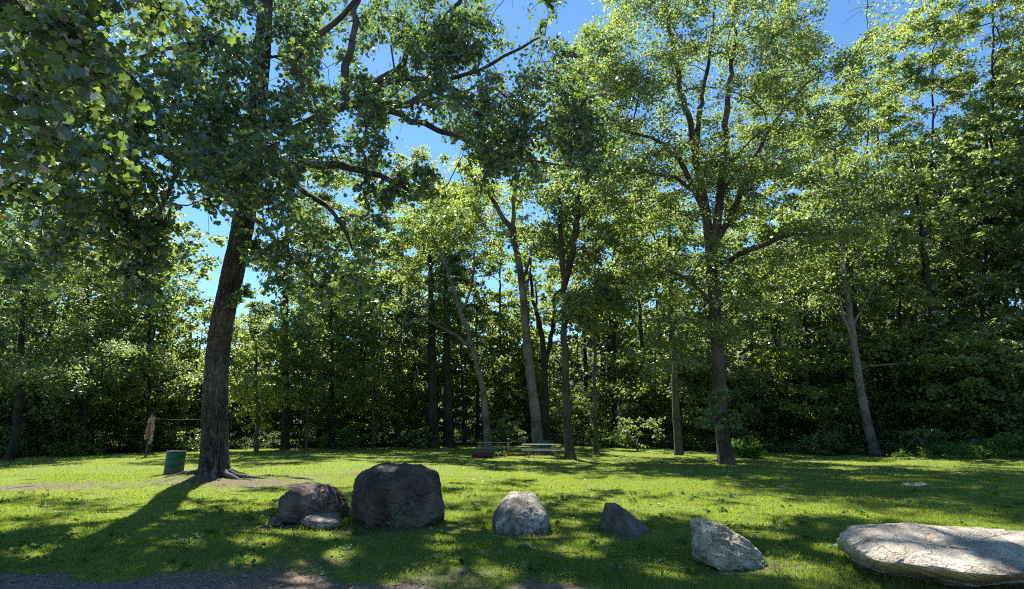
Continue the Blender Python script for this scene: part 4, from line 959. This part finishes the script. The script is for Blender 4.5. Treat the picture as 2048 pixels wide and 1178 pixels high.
RM = {
 'dark': rock_mat('dark_boulder_stone', [(.026, .020, .017), (.062, .046, .037), (.13, .096, .076)], (.10, .115, .09), .25, None, .8, .7),
 'red': rock_mat('reddish_boulder_stone', [(.055, .038, .031), (.13, .094, .075), (.25, .19, .155)], (.18, .17, .15), .2, (.15, .05, .035), 1.0, .8),
 'flat': rock_mat('flat_grey_stone', [(.075, .06, .048), (.15, .125, .10), (.23, .20, .165)], (.33, .33, .30), .3, None, 1.6, .6),
 'grey': rock_mat('lichened_grey_stone', [(.085, .070, .052), (.18, .155, .12), (.30, .265, .21)], (.36, .34, .28), .45, (.075, .07, .062), 1.5, .7),
 'slate': rock_mat('dark_slate_stone', [(.06, .048, .038), (.12, .098, .078), (.18, .15, .122)], (.15, .145, .13), .25, None, 1.8, .5),
 'pale': rock_mat('pale_jagged_stone', [(.18, .145, .095), (.33, .285, .20), (.46, .41, .31)], (.42, .40, .34), .3, (.24, .20, .14), 1.8, .9, (.6, .56, .5)),
 'slab': rock_mat('pale_slab_stone', [(.17, .14, .105), (.30, .26, .21), (.42, .38, .32)], (.36, .35, .27), .4, (.20, .17, .125), 1.3, .8, (.78, .75, .72))}
def rock_depth(py): return CAM_Z * F * 1.03 / (py - 855.0)
rock('boulder', 'largest dark brown boulder with flat top and lichen patches near the ground', 9.65, [(745, 1058), (712, 1030), (705, 985), (716, 950), (742, 934), (800, 932), (842, 936), (866, 953), (882, 985), (886, 1030), (868, 1046), (810, 1062)], 1.5, RM['dark'], 3, soft=48, rough=.065, ridges=.02, sub=7,
     extra=[((-.35, -.9, -.25), .62), ((.45, -.85, .1), .66), ((0, -.75, .65), .74), ((.05, -.95, -.35), .60), ((-.8, -.5, .3), .70), ((0, -.42, .9), .54)], cracks=[((.5, .2, .85), -.33, .025, .05), ((-.3, .3, .9), .22, .02, .04)], ledge=.02)
rock('boulder', 'reddish brown boulder with flaky top, left of the largest dark boulder', 10.1, [(575, 1034), (565, 1012), (574, 985), (598, 966), (622, 962), (650, 968), (672, 988), (682, 1012), (680, 1030), (640, 1042)], 1.0, RM['red'], 8, soft=34, rough=.085, sub=7, ridges=.03, ledge=.035,
     extra=[((.1, -.75, .6), .38), ((.3, -.9, -.3), .42), ((.02, -.42, .9), .30)])
rock('flat_stone', 'small flat grey stone lying in front of the reddish boulder', 9.35, [(612, 1050), (609, 1036), (625, 1028), (650, 1025), (676, 1030), (684, 1042), (668, 1054), (636, 1060)], .5, RM['flat'], 21, 'stone', soft=18, rough=.08, sub=5, ledge=.02)
rock('boulder', 'rounded light grey boulder with lichen and a vertical crack down its face', 9.3, [(985, 1058), (985, 1035), (996, 1012), (1016, 994), (1032, 989), (1066, 995), (1088, 1012), (1100, 1040), (1102, 1062), (1040, 1068)], .95, RM['grey'], 12, soft=20, rough=.07, sub=7, cracks=[((1, .25, .1), .06, .022, .06)], extra=[((.1, -.8, .6), .38), ((.05, -.45, .89), .30), ((-.45, -.5, .75), .34)])
rock('boulder', 'peaked dark wedge boulder with one sharp upright corner and sloping face', 9.1, [(1205, 1064), (1204, 1030), (1209, 1012), (1220, 1005), (1240, 1010), (1264, 1028), (1283, 1042), (1297, 1058), (1290, 1066), (1240, 1070)], .75, RM['slate'], 15, soft=40, rough=.05,
     extra=[((.5, -.6, .62), .21), ((-.75, -.65, .05), .26), ((0, .1, 1), .245)])
rock('boulder', 'jagged pale cream boulder with flaky ridges, between wedge boulder and slab', 7.1, [(1402, 1120), (1390, 1100), (1388, 1072), (1402, 1055), (1424, 1046), (1446, 1052), (1466, 1062), (1488, 1078), (1506, 1090), (1517, 1106), (1514, 1130), (1480, 1134), (1420, 1128)], .75, RM['pale'], 19, soft=34, rough=.15, sub=7, ridges=.07, ledge=.07,
     extra=[((.12, -.5, .86), .20), ((-.3, -.8, .5), .27), ((.4, -.8, .45), .28)])
rock('boulder', 'wide low pale slab boulder resting near the right foreground', 6.2, [(1740, 1137), (1714, 1112), (1706, 1086), (1732, 1068), (1800, 1052), (1868, 1041), (1950, 1049), (2020, 1055), (2105, 1075), (2150, 1110), (2130, 1150), (2040, 1200), (1900, 1190), (1800, 1165), (1740, 1132)], 1.7, RM['slab'], 23, soft=26, rough=.055, ridges=.02, sub=7, ledge=.03,
     extra=[((0, -.20, 1), .27), ((.04, -.40, -.92), .27), ((-.25, -.30, -.90), .36), ((-.5, -.8, -.1), 1.05)], cracks=[((.35, .9, .2), -.42, .03, .035), ((-.3, .95, .1), -.15, .02, .02)])
rock('flat_stone', 'flat pale stone set flush in the shaded grass far right', 15.2, [(1815, 975), (1812, 970), (1826, 964), (1842, 964), (1855, 970), (1852, 976)], .5, RM['pale'], 31, 'stone', sub=4, rough=.05)
rock('small_stone', 'small reddish stone half sunk left of the reddish boulder', 9.6, [(541, 1048), (540, 1038), (548, 1031), (562, 1032), (568, 1042), (562, 1050)], .25, RM['red'], 33, 'stone', sub=4, rough=.08)
print('rocks', time.time() - _T0)

# ------------------------------------------------------------------ simple solid helpers
def box_geo(x0, x1, y0, y1, z0, z1, bev=.006):
    b = bev; V = []; 
    for sx, sy, sz in ((-1, -1, -1), (1, -1, -1), (1, 1, -1), (-1, 1, -1), (-1, -1, 1), (1, -1, 1), (1, 1, 1), (-1, 1, 1)):
        V.append((x1 if sx > 0 else x0, y1 if sy > 0 else y0, z1 if sz > 0 else z0))
    Q = [(0, 3, 2, 1), (4, 5, 6, 7), (0, 1, 5, 4), (1, 2, 6, 5), (2, 3, 7, 6), (3, 0, 4, 7)]
    return np.array(V, float), np.array(Q)
def bar_geo(a, b, w, h, upv=(0, 0, 1)):
    a = np.array(a, float); b = np.array(b, float); t = b - a; t /= np.linalg.norm(t); u = np.cross(t, upv); u /= np.linalg.norm(u) + 1e-9; v = np.cross(u, t)
    V = [p + u * su * w / 2 + v * sv * h / 2 for p in (a, b) for su, sv in ((-1, -1), (1, -1), (1, 1), (-1, 1))]
    Q = [(0, 1, 2, 3), (7, 6, 5, 4), (0, 4, 5, 1), (1, 5, 6, 2), (2, 6, 7, 3), (3, 7, 4, 0)]; return np.array(V), np.array(Q)
def obj(name, geos, mat, parent, smooth=False, bevel=0.0):
    V, Q = merge_geo(geos); o = link(name, mesh_np(name, V, [Q], mat, smooth=smooth), parent)
    if bevel: bv = o.modifiers.new('bevel', 'BEVEL'); bv.width = bevel; bv.segments = 2
    return o
def lathe(prof, seg=48):
    a = np.linspace(0, 2 * math.pi, seg, endpoint=False); V = np.array([(r * math.cos(t), r * math.sin(t), z) for r, z in prof for t in a]); n = len(prof)
    i, j = np.meshgrid(np.arange(n - 1), np.arange(seg), indexing='ij'); j2 = (j + 1) % seg
    return V, np.stack([i * seg + j, i * seg + j2, (i + 1) * seg + j2, (i + 1) * seg + j], -1).reshape(-1, 4)
def plain(name, colr, rough=.6, metal=0.0, var=.25, scale=6, col2=None, vs=(1, 1, 1)):
    m, t, out = newmat(name); v = objvec(t, vs); n1 = noise_tex(t, v, scale, 6, .65)
    c2 = col2 or tuple(x * (1 - var) for x in colr); c = ramp(t, n1, [(.38, c2), (.62, colr)])
    b = N(t, 'ShaderNodeBsdfPrincipled'); b.inputs['Roughness'].default_value = rough; b.inputs['Metallic'].default_value = metal; t.links.new(c, b.inputs['Base Color'])
    bp = N(t, 'ShaderNodeBump'); bp.inputs['Strength'].default_value = .3; bp.inputs['Distance'].default_value = .01; t.links.new(n1, bp.inputs['Height']); t.links.new(bp.outputs[0], b.inputs['Normal'])
    t.links.new(b.outputs[0], out.inputs[0]); return m
MG = plain('green_painted_steel', (.004, .070, .048), .55, 0, .2, 2, None)
MR = plain('rusty_steel', (.13, .085, .065), .8, 0, .5, 9)
MW = plain('weathered_grey_wood', (.24, .215, .17), .85, 0, .4, 3, None, (1, 14, 14))
MO = plain('orange_stained_wood', (.60, .24, .04), .6, 0, .3, 4)
MP = plain('pale_galvanised_pipe', (.30, .29, .26), .45, .3, .3, 12)
def barrel(label, px, D, s=1.0, rz=0.0):
    b = at(px, 880, D); z = gz(b[0], b[1]); r = thing('barrel', label, 'barrel', (b[0], b[1], z), None, rz)
    R0 = .34 * s; H = .84 * s; e = .012
    body = [(R0, H * .22), (R0, H * .33), (R0 + e, H * .345), (R0 + e, H * .36), (R0, H * .375), (R0, H * .63), (R0 + e, H * .645), (R0 + e, H * .66), (R0, H * .675), (R0 - .002, H * .9), (R0, H - .02), (R0 - .02, H - .02), (R0 - .02, .08)]
    obj('body', [lathe(body)], MG, r, True)
    obj('rusty_base', [lathe([(0, .01), (R0 - .01, .01), (R0 + .006, .0), (R0 + .006, .02), (R0, .03), (R0, H * .22)])], MR, r, True)
    obj('rim', [lathe([(R0 - .022, H - .03), (R0 + .009, H - .03), (R0 + .012, H - .015), (R0 + .009, H), (R0 - .012, H), (R0 - .022, H - .03)])], MG, r, True)
    return r
barrel('green steel barrel with rusty bottom standing left of the big poplar trunk', 357, 17.9, .82, .4)
barrel('green steel barrel behind the nearer picnic table', 1090, 33.5, 1.05, 1.3)
# cable from barrel to trunk
cb = [at(377, 915, 17.6), at(384, 922, 17.5), at(388, 931, 17.4), at(395, 934, 17.35)]
sk = Skel(); sk.path(cb, [.012, .010, .010, .009], step=.08); V, Q = sk.tubes(); b0 = cb[0]
o = obj('cable', [(V - b0, Q)], plain('dark_cable', (.04, .04, .035), .6), None); o.location = tuple(b0); tag(o, 'short dark cable curving from the green barrel to the poplar trunk', 'cable')

def plank_top(x0, x1, y0, y1, z0, z1, n, rng):
    w = (y1 - y0) / n; return [box_geo(x0 + rng.uniform(-.012, .012), x1 + rng.uniform(-.012, .012), y0 + k * w + .004, y0 + (k + 1) * w - .004, z0 + rng.uniform(-.002, .002), z1 + rng.uniform(-.003, .003)) for k in range(n)]
def wooden_table(px, D, L, label, rz):
    rng = np.random.default_rng(3); b = at(px, 880, D); r = thing('picnic_table', label, 'picnic table', (b[0], b[1], gz(b[0], b[1])), None, rz)
    obj('tabletop', plank_top(-L / 2, L / 2, -.38, .38, .71, .75, 5, rng), MW, r, bevel=.004)
    for s in (-1, 1): obj('seat', plank_top(-L / 2 - .06, L / 2 + .06, s * .72 - .13, s * .72 + .13, .41, .45, 2, rng), MW, r, bevel=.004)
    for s in (-1, 1):
        x = s * (L / 2 - .22); m = MO if s > 0 else MW
        obj('end_frame', [bar_geo((x, -.22, .70), (x, -.52, .0), .24 if s > 0 else .09, .10, (1, 0, 0)), bar_geo((x + .002, .22, .70), (x + .002, .52, .0), .24 if s > 0 else .09, .10, (1, 0, 0)),
                          bar_geo((x - .05 * s, -.84, .37), (x - .05 * s, .84, .37), .04, .09), bar_geo((x - .05 * s, -.36, .665), (x - .05 * s, .36, .665), .04, .08)], m, r, bevel=.004)
        obj('brace', [bar_geo((x - .08 * s, 0, .34), (s * .12, 0, .70), .05, .08)], MW, r)
wooden_table(988, 33, 2.15, 'weathered wooden picnic table with orange end frame, farther of the two', .06)
def pipe_table(px, D, L, label, rz):
    rng = np.random.default_rng(4); b = at(px, 880, D); r = thing('picnic_table', label, 'picnic table', (b[0], b[1], gz(b[0], b[1])), None, rz)
    obj('tabletop', plank_top(-L / 2, L / 2, -.36, .36, .715, .755, 4, rng), MW, r, bevel=.004)
    for s in (-1, 1): obj('seat', plank_top(-L / 2, L / 2, s * .70 - .13, s * .70 + .13, .42, .46, 2, rng), MW, r, bevel=.004)
    for s in (-1, 1):
        x = s * (L / 2 - .38); P = [(x, -.78, .02), (x, -.80, .36), (x, -.74, .40), (x, 0, .405), (x, .74, .40), (x, .80, .36), (x, .78, .02)]
        obj('leg_frame', [tube_geo(P, np.full(7, .024), 8), tube_geo([(x, -.34, .70), (x, -.30, .40), (x + .001, -.26, .02)], np.full(3, .024), 8), tube_geo([(x, .34, .70), (x, .30, .40), (x + .001, .26, .02)], np.full(3, .024), 8)], MP, r, True)
        obj('brace', [tube_geo([(x, 0, .40), (s * .15, 0, .70)], np.full(2, .016), 6)], MP, r, True)
pipe_table(1084, 30.5, 2.25, 'nearer picnic table with plank top and pale bent pipe legs', -.05)
# log and dark clump under the farther table
def log_thing():
    b = at(965, 880, 30.2); r = thing('log', 'short dark reddish log lying under the left end of the farther table', 'log', (b[0], b[1], gz(b[0], b[1])), None, .05)
    rng = np.random.default_rng(2); x = np.linspace(-.55, .55, 14); pts = np.stack([x, .02 * np.sin(x * 5), np.full(14, .17)], 1)
    obj('bark', [tube_geo(pts, .17 * (1 + .05 * rng.normal(size=14)), 16)], plain('dark_red_bark', (.10, .035, .03), .9, 0, .5, 8), r, True)
    for s in (-1, 1):
        a = np.linspace(0, 6.283, 20, endpoint=False); v = np.stack([np.full(20, s * .549), .155 * np.cos(a), .17 + .155 * np.sin(a)], 1)
        obj('cut_end', [(v, np.array([[0, 1, 2, 3]]))] if False else [tube_geo([(s * .545, 0, .17), (s * .558, 0, .17), (s * .559, 0, .17)], np.array([.16, .15, .001]), 18)], plain('cut_wood', (.16, .10, .07), .9, 0, .4, 20), r)
log_thing()
shrub('small dark leafy clump growing between the two picnic tables', 996, 31.2, .5, .34, 'leaf_dark', 50, 10, .10)

# post with bundled netting
def net_post():
    b = at(296, 880, 28.6); g = gz(b[0], b[1]); rng = np.random.default_rng(9)
    r = thing('post', 'thin dark wooden post on the far lawn holding red and white netting', 'post', (b[0], b[1], g))
    obj('shaft', [tube_geo([(0, 0, -.1), (.02, 0, .9), (.07, 0, 2.35)], np.array([.055, .05, .045]), 8)], plain('dark_post_wood', (.07, .055, .045), .9), r, True)
    obj('hook', [tube_geo([(.07, 0, 2.15), (.07, -.10, 2.16), (.07, -.12, 2.22)], np.full(3, .012), 6)], MR, r)
    n_ = thing('netting', 'bundle of red and white netting hanging from the thin post', 'netting', (b[0] + .07, b[1] - .10, g + 1.0))
    red = []; wh = []
    for k in range(44):
        x0 = rng.normal() * .075; y0 = rng.normal() * .05; zt = 1.12 - rng.random() * .1; zb = rng.uniform(-.02, .3)
        t = np.linspace(0, 1, 9); xs = x0 * (.35 + t * .9) + .02 * np.sin(t * 14 + k) ; ys = y0 * (.3 + t) + .02 * np.cos(t * 11 + k)
        red.append(tube_geo(np.stack([xs, ys, zt + (zb - zt) * t], 1), np.full(9, .013), 5))
    for k in range(30):
        sd = -1 if k % 2 else 1; x0 = sd * rng.uniform(.07, .16); y0 = rng.normal() * .06; zt = 1.18 - rng.random() * .2; zb = rng.uniform(-.25, .2) + (.1 if sd < 0 else -.05)
        t = np.linspace(0, 1, 12); xs = x0 * (.3 + .9 * np.sqrt(t)) + .03 * np.sin(t * 19 + k * 2); ys = y0 + .03 * np.cos(t * 13 + k)
        wh.append(tube_geo(np.stack([xs, ys, zt + (zb - zt) * t], 1), np.full(12, .008), 5))
    a = np.linspace(-.3, 3.5, 12); wh.append(tube_geo(np.stack([.12 + .07 * np.cos(a + 3.0), 0 * a, -.12 + .2 * np.sin(a + 3.0)], 1), np.full(12, .012), 5))
    obj('red_net', red, plain('red_cord', (.42, .12, .075), .8, 0, .3), n_, True); obj('white_cord', wh, plain('white_cord', (.46, .41, .36), .8, 0, .2), n_, True)
    A = np.array([b[0] + .07, b[1], g + 2.02]); Bp = at(406, 838, 17.5); t = np.linspace(0, 1, 24)[:, None]; pts = A + (Bp - A) * t; pts[:, 2] -= .06 * (4 * t[:, 0] * (1 - t[:, 0]))
    o = obj('rope', [tube_geo(pts - A, np.full(24, .0045), 5)], plain('pale_rope', (.11, .125, .09), .8), None, True); o.location = tuple(A); tag(o, 'thin pale rope strung from the netting post to the poplar', 'rope')
net_post()
print('done', time.time() - _T0)
